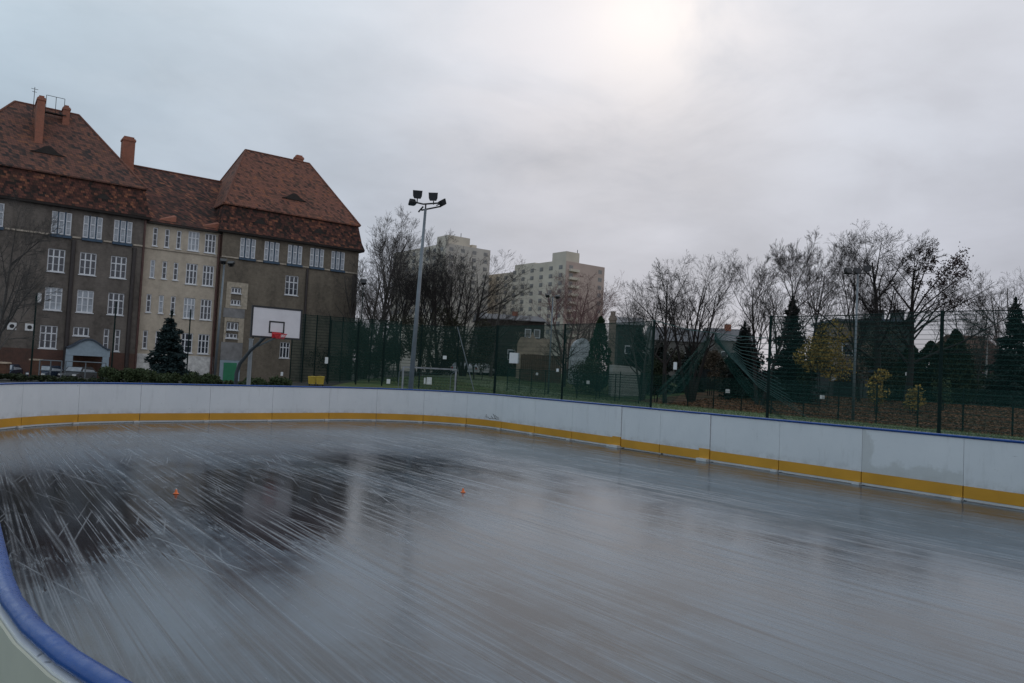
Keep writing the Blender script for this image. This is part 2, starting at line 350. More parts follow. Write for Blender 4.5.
def ground_mat():
    t = NT('terrain_ground'); tc = t.new('ShaderNodeTexCoord'); o = t.sep(tc.outputs['Object'])
    x, y = o[0], o[1]
    u = t.math('ADD', t.math('MULTIPLY', x, .8), t.math('MULTIPLY', y, .6)); v = t.math('ADD', t.math('MULTIPLY', x, -.6), t.math('MULTIPLY', y, .8))
    p = tc.outputs['Object']
    edge = t.math('MULTIPLY', t.math('SUBTRACT', t.noise(p, .8, 4), .5), 1.6)
    u2 = t.math('ADD', u, edge); v2 = t.math('ADD', v, edge)
    g = t.noise(p, 3.0, 6, .7); gb = t.noise(p, .35, 4, .6)
    grass = t.mix(gb, t.ramp(g, [(.3, (.04, .085, .025)), (.7, (.10, .155, .05))]), (.08, .11, .045))
    leafn = t.vor(p, 9.0, 'F1', 'Color'); ln = t.sep(leafn)[0]
    leaf = t.ramp(ln, [(0, (.045, .025, .015)), (.5, (.085, .045, .026)), (1, (.17, .095, .055))])
    leaf = t.mix(t.ramp(gb, [(.45, 0.0), (.6, .5)]), leaf, (.05, .055, .025))
    court = t.ramp(g, [(.3, (.10, .145, .165)), (.7, (.135, .18, .205))])
    outc = t.math('MAXIMUM', t.math('GREATER_THAN', u, 39.5), t.math('GREATER_THAN', v, 47.0))
    isleaf = t.math('MULTIPLY', t.math('GREATER_THAN', u2, 46.2), t.math('LESS_THAN', v2, 46.0))
    scatter = t.math('MULTIPLY', t.math('GREATER_THAN', ln, .72), t.ramp(t.noise(p, .5, 3), [(.42, 0.0), (.55, 1.0)]))
    g2 = t.mix(t.math('MULTIPLY', scatter, .8), grass, leaf)
    pale = t.math('MULTIPLY', t.math('GREATER_THAN', u, 39.5), t.math('LESS_THAN', u2, 46.2))
    g2 = t.mix(t.math('MULTIPLY', pale, .65), g2, (.15, .20, .125))
    c = t.mix(isleaf, g2, leaf); c = t.mix(outc, court, c)
    yard = t.math('MULTIPLY', t.math('LESS_THAN', x, -14.0), t.math('GREATER_THAN', v, 47.0))
    c = t.mix(yard, c, t.ramp(g, [(.3, (.022, .024, .02)), (.7, (.045, .045, .04))]))
    t.bump(g, .4, .05)
    return t.done(c, .92, 0, .2)
def net_mat(name, col, a0, a1, mode='rows', period=.2):
    t = NT(name); tc = t.new('ShaderNodeTexCoord'); o = t.sep(tc.outputs['Object'])
    if mode == 'rows':      # welded double-rod panel: rods every 'period', thin verticals
        w = t.math('PINGPONG', o[2], period / 2); line = t.math('LESS_THAN', w, period * .11)
        a = t.math('ADD', t.math('MULTIPLY', line, a1), a0)
    else:                   # knotted net: mesh folds of uneven density
        n = t.noise(tc.outputs['Object'], .55, 5, .65, .5)
        w = t.math('PINGPONG', o[2], period / 2); line = t.math('LESS_THAN', w, period * .1)
        a = t.math('ADD', t.math('MULTIPLY', n, a1), a0)
        a = t.math('ADD', a, t.math('MULTIPLY', line, .12))
    t.set(t.b, 'Alpha', a)
    return t.done(col, .6, 0, .3)
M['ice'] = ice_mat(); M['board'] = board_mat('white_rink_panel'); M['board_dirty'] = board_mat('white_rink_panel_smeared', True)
M['kick'] = plain('yellow_kick_plastic', (.62, .31, .028), .42, var=.1, scale=1.5)
M['rail'] = None
def rail_mat():
    t = NT('worn_blue_rail'); v = t.coord(); c = t.ramp(t.noise(v, 2.5, 5), [(.3, (.001, .045, .21)), (.7, (.002, .06, .27))])
    sc_ = t.noise(t.coord((26, 26, 90)), 1.0, 5, .7, .6); c = t.mix(t.ramp(sc_, [(.68, 0.0), (.74, .5)]), c, (.06, .14, .28))
    
    return t.done(c, t.ramp(sc_, [(.4, .22), (.7, .5)]), 0, .4)
M['rail'] = rail_mat()
M['foot'] = plain('white_foot_steel', (.6, .62, .62), .5, var=.1)
M['backing'] = plain('pale_green_board_back', (.50, .50, .40), .6, var=.10, scale=1.5)
M['concrete'] = plain('wet_concrete_edge', (.09, .09, .09), .6, var=.2)
M['panel_mesh'] = net_mat('green_rod_mesh', (.006, .042, .034), .20, .36, 'rows', .2)
M['panel_far'] = net_mat('green_rod_mesh_far', (.005, .034, .026), .42, .26, 'rows', .25)
M['net'] = net_mat('green_ball_net', (.006, .045, .034), .34, .22, 'net', .3)
M['net_fold'] = net_mat('green_ball_net_bunched', (.008, .06, .046), .06, .52, 'net', .22)

# ---------------------------------------------------------------- ground
def make_ground():
    ys = list(np.arange(-40, 30, 6)) + list(np.arange(30, 110, 1.6)) + list(np.geomspace(112, 2500, 24))
    ts = np.concatenate([-np.geomspace(12, 1.0, 9), np.linspace(-.95, .95, 90), np.geomspace(1.0, 12, 9)])
    vs = []
    for y in ys:
        w = max(80., abs(y) * 1.05)
        for t in ts: x = t * w; vs.append((x, y, gz(x, y)))
    n = len(ts); fs = [(i * n + j, i * n + j + 1, (i + 1) * n + j + 1, (i + 1) * n + j) for i in range(len(ys) - 1) for j in range(n - 1)]
    mb = MB(); mb.v = vs; mb.f = fs
    mb.build('ground', ground_mat(), smooth=True, kind='structure')
make_ground()

# ---------------------------------------------------------------- rink (own slightly tilted slab)
b1 = Matrix([cam_basis(2.35)[i] for i in range(3)]).transposed(); b2 = Matrix([cam_basis(3.0)[i] for i in range(3)]).transposed()
TILT = Matrix.Translation(CAM) @ (b2 @ b1.transposed()).to_4x4() @ Matrix.Translation(-CAM)
RINK = TILT @ Matrix.Rotation(PHI, 4, 'Z')
U0, U1, V0, V1, RR = .19, 13.75, -.7, 22.7, 4.0
ICE_Z = -.05
def rink_outline():
    segs = []      # (points, kind) going round: right side up, far-right corner, far, far-left corner, left down, near-left corner, near, near-right corner
    def arc(cx, cy, a0, a1, n): return [(cx + RR * math.cos(R(a0 + (a1 - a0) * i / n)), cy + RR * math.sin(R(a0 + (a1 - a0) * i / n))) for i in range(n + 1)]
    P = []
    rv = [3.3, 3.7, 5.44, 7.2, 8.95, 10.7, 11.0, 12.2, 13.5, 13.8, 15.4, 17.05, 18.7]
    for a, b in zip(rv[:-1], rv[1:]): P.append(([(U1, a), (U1, b)], ('post' if b - a < .35 and a > 5 else 'door' if 11 <= a < 13.4 else 'dirty' if abs(a - 5.44) < .01 else 'std')))
    def corner(cx, cy, a0):
        for k in range(4): P.append((arc(cx, cy, a0 + 22.5 * k, a0 + 22.5 * (k + 1), 5), 'std'))
    corner(U1 - RR, V1 - RR, 0)
    n = 3
    for k in range(n): P.append(([(U1 - RR - (U1 - U0 - 2 * RR) * k / n, V1), (U1 - RR - (U1 - U0 - 2 * RR) * (k + 1) / n, V1)], 'std'))
    corner(U0 + RR, V1 - RR, 90)
    n = 8; L = V1 - V0 - 2 * RR
    for k in range(n): P.append(([(U0, V1 - RR - L * k / n), (U0, V1 - RR - L * (k + 1) / n)], 'std'))
    corner(U0 + RR, V0 + RR, 180)
    n = 3
    for k in range(n): P.append(([(U0 + RR + (U1 - U0 - 2 * RR) * k / n, V0), (U0 + RR + (U1 - U0 - 2 * RR) * (k + 1) / n, V0)], 'std'))
    corner(U1 - RR, V0 + RR, 270)
    return P
OUT = rink_outline()
def strip(mb, pts, o0, o1, z0, z1, gap=.008):
    # outline runs counter-clockwise, outward normal is to the right of travel
    n = len(pts); rows = []
    for i, (x, y) in enumerate(pts):
        a = pts[max(i - 1, 0)]; b = pts[min(i + 1, n - 1)]
        dx, dy = b[0] - a[0], b[1] - a[1]; l = math.hypot(dx, dy); dx /= l; dy /= l
        s = gap if i == 0 else (-gap if i == n - 1 else 0)
        x += dx * s; y += dy * s; nx, ny = dy, -dx
        rows.append([(x + nx * o0, y + ny * o0, z0), (x + nx * o1, y + ny * o1, z0), (x + nx * o1, y + ny * o1, z1), (x + nx * o0, y + ny * o0, z1)])
    vs = [p for r in rows for p in r]; fs = [(3, 2, 1, 0), tuple(4 * (n - 1) + k for k in range(4))]
    for i in range(n - 1):
        for k in range(4): k2 = (k + 1) % 4; fs.append((4 * i + k, 4 * i + k2, 4 * i + 4 + k2, 4 * i + 4 + k))
    mb.add(vs, fs); return mb
def build_rink():
    allp = []
    for pts, k in OUT: allp += pts[:-1]
    mb = MB(); mb.poly([(x, y, ICE_Z) for x, y in allp])
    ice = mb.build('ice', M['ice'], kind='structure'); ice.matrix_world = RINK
    mb = MB(); n = len(allp)
    cx, cy = (U0 + U1) / 2, (V0 + V1) / 2
    ring = [(x + (.12 if x > cx else -.12), y + (.12 if y > cy else -.12)) for x, y in allp]
    mb.add([(x, y, ICE_Z - .006) for x, y in ring] + [(x, y, -.42) for x, y in ring], [tuple(range(n))] + [(i, n + i, n + (i + 1) % n, (i + 1) % n) for i in range(n)])
    sl = mb.build('rink_slab', M['concrete'], kind='structure'); sl.matrix_world = RINK
    root = empty('rink_boards', (0, 0, 0), 0, 'white rink boards with yellow kick strip and blue top rail enclosing the wet ice', 'rink barrier')
    root.matrix_world = RINK
    for i, (pts, kind) in enumerate(OUT):
        if kind == 'post': o0, o1, z1, ky = -.02, .06, 1.003, .23
        else: o0, o1, z1, ky = 0, .045, 1.0, .2
        dz = {'door': -.02}.get(kind, 0)
        m = M['board_dirty'] if kind == 'dirty' else M['board']
        gp = .012 if kind == 'post' else .003
        mb = MB(); strip(mb, pts, o0, o1, ky + dz, z1 + (-.004 if kind == 'door' else 0), gp)
        p = mb.build('board_panel', m, root, 'grey smeared panel' if kind == 'dirty' else None)
        mb = MB(); strip(mb, pts, o0 - .008, o1 - .006, 0 + dz, ky + dz - .002); mb.build('kick_strip', M['kick'], p)
        mb = MB(); strip(mb, pts, o1 + .002, o1 + .012, -.03, z1 - .01); mb.build('panel_backing', M['backing'], p)
        if kind != 'door':
            mb = MB(); strip(mb, pts, o0 - .004, o1 - .008, ICE_Z + .012, -.003); mb.build('base_strip', M['foot'], p)
            # white clamp foot at the joint
            (x, y), (x2, y2) = pts[0], pts[1]; dx, dy = x2 - x, y2 - y; l = math.hypot(dx, dy); dx /= l; dy /= l; nx, ny = dy, -dx
            w = l if kind == 'post' else .16; e = .10 if kind == 'post' else .055
            q = [(x, y), (x + dx * w, y + dy * w)]
            mb = MB(); strip(mb, q, -e * 1.3, -.012, ICE_Z + .002, .01 if kind == 'post' else -.004); mb.build('foot', M['foot'], p)
        # upright stiffeners on the outside
        (x, y), (x2, y2) = pts[-1], pts[-2]; dx, dy = x2 - x, y2 - y; l = math.hypot(dx, dy); dx /= l; dy /= l
        nx, ny = -dy, dx
        mb = MB(); mb.tube([(x + nx * .09, y + ny * .09, -.35), (x + nx * .09, y + ny * .09, .96)], .025, 8); mb.build('upright', M['galv'], p)
    loop = []
    for pts, k in OUT:
        for a, b in zip(pts[:-1], pts[1:]):
            loop.append(a)
            L = math.hypot(b[0] - a[0], b[1] - a[1])
            if L > 1.2: loop.append(((a[0] + b[0]) / 2, (a[1] + b[1]) / 2))
    n = len(loop); sect = [(.033 * math.cos(t), .024 * math.sin(t)) for t in [2 * math.pi * k / 14 for k in range(14)]]
    vs = []
    for i, (x, y) in enumerate(loop):
        a = loop[i - 1]; b = loop[(i + 1) % n]; dx, dy = b[0] - a[0], b[1] - a[1]; l = math.hypot(dx, dy); nx, ny = dy / l, -dx / l
        for s, z in sect: vs.append((x + nx * (.006 + s), y + ny * (.006 + s), 1.024 + z))
    k = len(sect)
    mb = MB(); mb.add(vs, [(i * k + j, i * k + (j + 1) % k, ((i + 1) % n) * k + (j + 1) % k, ((i + 1) % n) * k + j) for i in range(n) for j in range(k)])
    mb.build('cap_rail', M['rail'], root, smooth=True)
    # spray-can scribble low on a panel
    rng = random.Random(4); mb = MB()
    base = None
    for pts, kind in OUT[12:16]: pass
    cxr, cyr = U1 - RR, V1 - RR
    def onarc(s, z): a = s; return (cxr + (RR - .006) * math.cos(a), cyr + (RR - .006) * math.sin(a), z)
    s0 = R(2)
    for k, (pa, pb) in enumerate([((0, .26), (.18, .27)), ((.03, .3), (.2, .36)), ((.14, .25), (.3, .40)), ((.2, .27), (.45, .25)), ((.42, .25), (.62, .30)), ((.62, .30), (.60, .38)), ((.3, .27), (.38, .34))]):
        mb.tube([onarc(s0 + (pa[0] + (pb[0] - pa[0]) * q + .01 * math.sin(9 * q)) / RR, pa[1] + (pb[1] - pa[1]) * q + .015 * math.sin(7 * q + k)) for q in (0, .25, .5, .75, 1)], .006, 5)
    mb.build('scribble', M['black'], root, 'dark spray scribble')
build_rink()
def rinkpoint(u, v, z=ICE_Z): return RINK @ Vector((u, v, z))
def inv_ice(px, py):
    k = FW * F + RT * (px - CX) - UP * (py - CY); o = RINK.inverted() @ CAM; d = RINK.inverted().to_3x3() @ k
    s = (ICE_Z - o.z) / d.z; return o + d * s
def cone(px, py, label):
    p = inv_ice(px, py); root = empty('marker_cone', (0, 0, 0), 0, label, 'cone', 'orange marker cones on the ice')
    root.matrix_world = RINK @ Matrix.Translation((p.x, p.y, ICE_Z + .002)) @ Matrix.Scale(.72, 4)
    mb = MB(); n = 14
    prof = [(.055, 0), (.055, .01), (.036, .012), (.026, .045), (.016, .08), (.01, .088)]
    vs = [(r * math.cos(2 * math.pi * k / n), r * math.sin(2 * math.pi * k / n), z) for r, z in prof for k in range(n)]
    mb.add(vs, [(i * n + k, i * n + (k + 1) % n, (i + 1) * n + (k + 1) % n, (i + 1) * n + k) for i in range(len(prof) - 1) for k in range(n)] + [tuple(range(n))[::-1]])
    mb.build('cone_body', M['orange'], root, smooth=True)
    mb = MB(); mb.tube([(0, 0, .089), (0, 0, .1)], .011, 10); mb.build('cone_tip', M['sign'], root)
cone(176, 494, 'small orange cone on the dark wet patch reflecting the school')
cone(463, 492.5, 'small orange cone on the paler ice below the tall lamp mast')

# ---------------------------------------------------------------- school building
GS = -1.7
def school():
    v0 = 87.21
    p = V * v0
    root = empty('school_building', (p.x, p.y, GS), PHI, 'large old school with steep red tiled hipped roofs and rows of white windows', 'school')
    OFF = (0, 0, -GS)
    mbn = lambda: MB(OFF)
    def wall(name, mat, a0, a1, z0, z1, y, holes, depth=.2, label=None):
        mb = mbn()
        xs = sorted(set([a0, a1] + [h[0] for h in holes] + [h[1] for h in holes])); zs = sorted(set([z0, z1] + [h[2] for h in holes] + [h[3] for h in holes]))
        for i in range(len(xs) - 1):
            for j in range(len(zs) - 1):
                cx, cz = (xs[i] + xs[i + 1]) / 2, (zs[j] + zs[j + 1]) / 2
                if any(h[0] < cx < h[1] and h[2] < cz < h[3] for h in holes): continue
                mb.quad((xs[i], y, zs[j]), (xs[i + 1], y, zs[j]), (xs[i + 1], y, zs[j + 1]), (xs[i], y, zs[j + 1]))
        for x0, x1, c0, c1 in holes:
            mb.quad((x0, y, c0), (x0, y, c1), (x0, y + depth, c1), (x0, y + depth, c0)); mb.quad((x1, y, c0), (x1, y + depth, c0), (x1, y + depth, c1), (x1, y, c1))
            mb.quad((x0, y, c0), (x0, y + depth, c0), (x1, y + depth, c0), (x1, y, c0)); mb.quad((x0, y, c1), (x1, y, c1), (x1, y + depth, c1), (x0, y + depth, c1))
        return mb.build(name, mat, root, label)
    cache = {}
    def window(x0, x1, z0, z1, y, nx=3, transom=.66, pale=False, sill=True):
        w, h = round(x1 - x0, 2), round(z1 - z0, 2); key = (w, h, nx, transom, pale, sill)
        if key not in cache:
            t = .1; mb = MB(); d = .07
            mb.box(0, w, 0, d, 0, t); mb.box(0, w, 0, d, h - t, h); mb.box(0, t, .001, d - .001, t, h - t); mb.box(w - t, w, .001, d - .001, t, h - t)
            for k in range(1, nx): xx = w * k / nx; mb.box(xx - t * .6, xx + t * .6, -.004, d - .004, t, h - t)
            if transom: mb.box(t, w - t, -.012, d - .01, h * transom - .055, h * transom + .055)
            if h > 1.9 and transom:
                for k in range(nx):
                    mb.box(w * k / nx + t * .6, w * (k + 1) / nx - t * .6, .01, d - .02, h * transom * .5 - .018, h * transom * .5 + .018)
            if sill: mb.box(-.08, w + .08, -.2, .0, -.09, -.01)
            f = mb.build('window', M['white'], root)
            mb = MB(); mb.box(t * .5, w - t * .5, .035, .045, t * .5, h - t * .5)
            g = mb.build('pane', M['glass_pale'] if pale else M['glass'], f)
            cache[key] = f
        else:
            f = copy_tree(cache[key], root)
        f.location = (x0, y, z0 - GS); return f
    wins = []
    # ---- left block
    L0, L1 = -2.6, 15.35
    holesL = []
    tri = []
    for x in (6.9, 9.68, 12.48): tri += [(x + .62 * k, x + .62 * k + .5, 13.02, 15.3) for k in range(3)]
    for x in (-1.6, 1.2): tri += [(x + .62 * k, x + .62 * k + .5, 13.02, 15.3) for k in range(3)]
    main = [(x, x + 1.5, z, z + 2.3) for x in (6.8, 9.6, 12.42) for z in (9.2, 5.32)] + [(6.62, 8.12, 1.45, 3.75), (9.48, 10.9, 2.9, 3.8), (12.25, 12.75, 1.5, 3.8), (13.3, 13.8, 1.5, 3.8)]
    holesL = tri + main
    wall('wall', M['wall_left'], L0, L1, 1.35, 15.95, 0, holesL, label='dark weathered front wall')
    mb = mbn(); mb.quad((L1, 0, GS), (L1, 16, GS), (L1, 16, 15.95), (L1, 0, 15.95)); mb.quad((L0, 0, GS), (L0, 0, 15.95), (L0, 16, 15.95), (L0, 16, GS)); mb.quad((L0, 16, GS), (L1, 16, GS), (L1, 16, 15.95), (L0, 16, 15.95)); mb.build('wall', M['wall_left'], root)
    mb = mbn(); mb.box(L0 - .05, L1 + .02, -.08, .02, GS, 1.35); mb.build('plinth', M['plinth'], root)
    for h in tri: window(*h, .06, nx=1, transom=.62, pale=True, sill=False)  # pale pane colour stands in for reflected sky
    for x in (-1.6, 1.2, 6.9, 9.68, 12.48):
        mb = mbn()
        for k in (0, 1): mb.box(x + .5 + .62 * k, x + .62 + .62 * k, -.03, .05, 12.98, 15.34)
        mb.box(x - .06, x + 1.8, -.22, .03, 12.7, 12.96)
        mb.build('mullion', M['blue_reveal'], root)
    for i, h in enumerate(main):
        w = h[1] - h[0]
        window(*h, .1, nx=3 if w > 1 else 1, transom=.66 if h[3] - h[2] > 1 else 0, pale=(i in (1, 3)))
    def course(x0, x1, z, y, h=.16):
        mb = mbn(); mb.box(x0, x1, y - .12, y - .002, z, z + h); mb.build('string_course', M['course'], root)
    for a, b in ((L0, -1.7), (.25, 1.1), (3.1, 6.8), (8.8, 9.55), (11.6, 12.35), (14.4, 15.3)): course(a, b, 12.82, 0)
    for x in (8.95, 14.55):
        mb = mbn(); mb.tube([(x, -.1, 12.6), (x, -.1, GS)], .21, 8); mb.build('downpipe', M['pipe_dark'], root)
    mb = mbn(); mb.tube([(15.42, -.06, 15.8), (15.42, -.06, GS)], .11, 8); mb.build('downpipe', M['pipe_red'], root)
    for x in (3.9, 5.35):     # two white vent panels
        mb = mbn(); mb.box(x, x + .75, -.06, -.003, 3.1, 3.8); pv = mb.build('vent_panel', M['sign'], root)
        mb = mbn(); mb.tube([(x + .38, -.07, 3.45), (x + .38, -.062, 3.45)], .2, 14); mb.build('vent_opening', M['black'], pv)
    mb = mbn(); mb.tube([(6.35, -.3, 6.9), (6.35, -.3, 5.9)], .17, 8); mb.tube([(6.35, 0, 6.8), (6.35, -.3, 6.8)], .04, 6); mb.build('wall_lamp', M['sign'], root)
    # ---- middle wing, set back
    YM = .6; A, B = 15.35, 23.5; KM = .9627
    zm = lambda z: 1.87 + (z - 1.87) * KM
    hm = []
    for zz0, zz1, xs in ((13.6, 15.7, (17.0, 18.25, 19.5)), (9.98, 12.0, (16.95, 18.2, 19.4)), (6.05, 8.1, (16.8, 18.1, 19.35)), (1.95, 4.0, (16.7, 18.0, 19.3))):
        hm += [(x, x + .5, zz0, zz1) for x in xs]
    for zz0, zz1 in ((13.6, 15.85), (9.7, 12.1), (5.7, 8.1), (1.7, 4.0)):
        hm += [(20.75, 22.0, zz0, zz1), (22.6, 23.85, zz0, zz1)]
    hm = [(a * KM, b * KM, zm(c), zm(d)) for a, b, c, d in hm]
    wall('wall', M['wall_mid'], A, B, 1.4, 15.6, YM, hm, label='lighter beige middle wing wall')
    mb = mbn(); mb.box(A, B, YM - .06, YM + .02, GS, 1.4); mb.build('plinth', M['white_base'], root)
    for k, h in enumerate(hm): window(*h, YM + .08, nx=3 if h[1] - h[0] > 1 else 1, transom=.66, pale=k in (3, 7, 12, 16))
    course(A, B, zm(13.25), YM, .08)
    mb = mbn(); mb.tube([(23.3, YM - .16, 15.4), (23.3, YM - .16, GS)], .13, 8); mb.build('downpipe', M['pipe_red'], root)
    # ---- right block
    C, D = 23.5, 40.3
    tr = []
    for x in (25.5, 28.3, 31.12, 33.9, 36.65): tr += [(x + .64 * k, x + .64 * k + .5, 13.1, 15.35) for k in range(3)]
    ho = tr + [(31.05, 32.65, 9.3, 11.65), (31.0, 32.6, 5.5, 7.6), (30.9, 32.1, 1.7, 3.6), (24.85, 25.95, 8.85, 9.5), (24.85, 25.95, 7.5, 8.1), (24.6, 25.9, 4.6, 5.5), (24.55, 25.85, 3.65, 4.2)]
    wall('wall', M['wall_right'], C, D, GS, 15.9, 0, ho, label='ochre brown brick front wall')
    mb = mbn(); mb.quad((C, 0, GS), (C, 0, 15.9), (C, 16, 15.9), (C, 16, GS)); mb.quad((D, 0, GS), (D, 16, GS), (D, 16, 15.9), (D, 0, 15.9)); mb.quad((C, 16, GS), (D, 16, GS), (D, 16, 15.9), (C, 16, 15.9)); mb.build('wall', M['plinth'], root, 'dark side wall')
    for h in tr: window(*h, .06, nx=1, transom=.62, pale=True, sill=False)
    for x in (25.5, 28.3, 31.12, 33.9, 36.65):
        mb = mbn()
        for k in (0, 1): mb.box(x + .5 + .64 * k, x + .64 + .64 * k, -.03, .05, 13.06, 15.4)
        mb.box(x - .06, x + 1.84, -.22, .03, 12.78, 13.04)
        mb.build('mullion', M['blue_reveal'], root)
    for h in ho[15:]:
        window(*h, .1, nx=3, transom=.66 if h[3] - h[2] > 1.5 else 0)
    for a, b in ((C, 25.4), (27.4, 28.2), (30.2, 31.0), (33.0, 33.8), (35.8, 36.55), (38.55, 40.2)): course(a, b, 12.82, 0)
    mb = mbn(); mb.box(24.25, 26.5, -.06, -.004, 6.9, 10.2)
    # stair strip: beige panels and grey render
    mb = mbn()
    for (a, b, c, d) in ((24.3, 24.83, 7.1, 10.1), (25.97, 26.7, 7.1, 10.1), (24.83, 25.97, 9.52, 10.1), (24.83, 25.97, 7.1, 7.4), (24.3, 24.53, 3.2, 6.0), (25.92, 26.5, 3.2, 6.0), (24.53, 25.92, 5.55, 6.0)): mb.box(a, b, -.05, -.003, c, d)
    mb.build('stair_surround', M['beige'], root)
    for z0_, z1_ in ((6.02, 7.08), (1.15, 3.18)):
        mb = mbn(); mb.box(24.1, 26.5, -.04, -.004, z0_, z1_); mb.build('stair_render', M['grey_render'], root)
    mb = mbn(); mb.box(24.1, 26.35, -.12, -.01, -1.6, 1.12); gp = mb.build('notice_frame', M['porch'], root)
    mb = mbn(); mb.box(24.5, 25.95, -.16, -.125, -1.3, .85); mb.build('green_door', M['green_panel'], gp)
    for x, m in ((33.65, 'pipe_dark'), (39.75, 'pipe_dark'), (40.1, 'pipe_dark')):
        mb = mbn(); mb.tube([(x, -.12, 12.7), (x, -.12, GS)], .16, 8); mb.build('downpipe', M[m], root)
    # ---- roofs
    def block_roof(x0, x1, y0, y1, ze, zb, zr, ins, mu='roof', ov=.55, bi=.45, mirror=False):
        e = (x0 - ov, x1 + ov, y0 - ov, y1 + ov); b = (x0 - .05 + bi * .4, x1 + .05 - bi * .4, y0 + bi, y1 - bi); ym = (y0 + y1) / 2
        bk = (x0 - .2 + bi * .3, x1 + .2 - bi * .3, y0 + bi - .3, y1 - bi + .3)
        mb = mbn()
        def ringv(r, z): return [(r[0], r[2], z), (r[1], r[2], z), (r[1], r[3], z), (r[0], r[3], z)]
        mid = tuple(a + (c - a) * .42 for a, c in zip(e, b)); 
        vs = ringv(e, ze) + ringv(mid, ze + (zb - ze) * .28) + ringv(b, zb)
        fs = [(4 * s + k, 4 * s + (k + 1) % 4, 4 * s + 4 + (k + 1) % 4, 4 * s + 4 + k) for s in (0, 1) for k in range(4)]
        mb.add(vs, fs); lo = mb.build('roof', M['roof_dark'], root, 'steep dark lower roof slope')
        mb = mbn(); rl = (x0 + ins, ym, zr); rr = (x1 - ins, ym, zr)
        k = ringv(bk, zb - .06)
        mb.add(k + [rl, rr], [(0, 1, 5, 4), (1, 2, 5), (2, 3, 4, 5), (3, 0, 4)])
        k2 = ringv(bk, zb - .2); mb.add(k + k2, [(i, 4 + i, 4 + (i + 1) % 4, (i + 1) % 4) for i in range(4)])
        up = mb.build('roof', M[mu], root, 'upper hipped roof slope')
        mb = mbn()
        for a, c in ((k[0], rl), (k[1], rr), (rl, rr), (k[2], rr), (k[3], rl)): mb.tube([a, c], .11, 6)
        mb.build('ridge_tiles', M['ridge'], up)
        mb = mbn(); mb.add(ringv(e, ze - .02) + ringv((e[0] + .06, e[1] - .06, e[2] + .06, e[3] - .06), ze - .25) + ringv((x0, x1, y0, y1), ze - .25), [(k, (k + 1) % 4, 4 + (k + 1) % 4, 4 + k) for k in range(4)] + [(4 + k, 4 + (k + 1) % 4, 8 + (k + 1) % 4, 8 + k) for k in range(4)])
        mb.build('eaves', M['soffit'], root)
        return lo, up
    def slope_z(z0, z1, y0, y1, y): return z0 + (z1 - z0) * (y - y0) / (y1 - y0)
    loL, upL = block_roof(L0, L1, 0, 16, 16.0, 19.2, 27.6, 6.0, 'roof_brown')
    loR, upR = block_roof(C, D, 0, 16, 15.9, 19.15, 27.75, 4.2)
    mb = mbn(); y0, ze = YM - .45, 15.75
    mb.add([(A - 1, y0, ze), (B + 1, y0, ze), (B + 3, 10.2, 23.6), (A - 4, 10.2, 23.6), (B + 1, 16.5, ze), (A - 1, 16.5, ze)], [(0, 1, 2, 3), (3, 2, 4, 5)])
    mr = mb.build('roof', M['roof_dark'], root, 'darker ridge roof of the middle wing')
    mb = mbn(); mb.box(A, B, y0 - .02, YM, ze - .22, ze - .04); mb.build('eaves', M['soffit'], root)
    mb = mbn(); mb.tube([(A - 4, 10.2, 23.62), (B + 3, 10.2, 23.62)], .12, 6); mb.build('ridge_tiles', M['ridge'], mr)
    def eyebrow(x, y, z, w, h, sl, par):     # x centre, y/z on the slope, sl = slope dz/dy
        mb = mbn(); n = 12; vs = []
        for k in range(n + 1):
            s = -1 + 2 * k / n; hh = h * (.5 + .5 * math.cos(math.pi * s)) ** 1.2 + .02
            vs.append((x + s * w / 2, y - .12, z + hh)); vs.append((x + s * w / 2, y + hh / sl + .05, z + hh))
            vs.append((x + s * w / 2, y - .08, z - .05))
        fs = [(3 * k, 3 * k + 3, 3 * k + 4, 3 * k + 1) for k in range(n)]; mb.add(vs, fs)
        d = mb.build('eyebrow_dormer', M['roof_dark'], par)
        mb = mbn(); mb.add(vs, [(3 * k, 3 * k + 2, 3 * k + 5, 3 * k + 3) for k in range(n)]); mb.build('dormer_opening', M['soffit'], d)
    slu = (27.9 - 19.14) / (8 - .15)
    def yon(z): return .15 + (z - 19.14) / slu
    for (x, z, par) in ((6.3, 21.4, upL), (32.2, 21.3, upR)): eyebrow(x, yon(z), z, 3.0, .75, slu, par)
    for (x, par) in ((11.3, loL), (27.6, loR), (34.8, loR)): eyebrow(x, .05, 17.3, 2.0, .5, 4.5, par)
    def chimney(x0, x1, y0, y1, z0, z1, par, cap=True):
        mb = mbn(); mb.box(x0, x1, y0, y1, z0, z1); c = mb.build('chimney', M['brick'], par)
        mb = mbn(); mb.box(x0 - .07, x1 + .07, y0 - .07, y1 + .07, z1 - .32, z1 - .12); mb.box(x0 + .12, x1 - .12, y0 + .12, y1 - .12, z1 + .002, z1 + .2); mb.build('chimney_cap', M['brick'], c)
    chimney(5.15, 5.85, 3.3, 5.8, 22.0, 27.35, upL)
    chimney(7.7, 8.35, 6.3, 7.2, 24.5, 27.75, upL)
    chimney(14.0, 15.3, 8.6, 9.9, 22.0, 26.35, mr)
    chimney(34.4, 35.4, 8.3, 9.2, 25.0, 28.5, upR)
    mb = mbn()      # roof walkway with a low rail by the chimneys
    mb.box(5.9, 8.0, 6.2, 6.8, 26.7, 26.8)
    for x in (6.1, 7.0, 7.8): mb.tube([(x, 6.5, 26.8), (x, 6.5, 28.6)], .03, 5)
    mb.tube([(6.1, 6.5, 28.6), (7.8, 6.5, 28.6)], .03, 5)
    mb.build('roof_walkway', M['soffit'], upL)
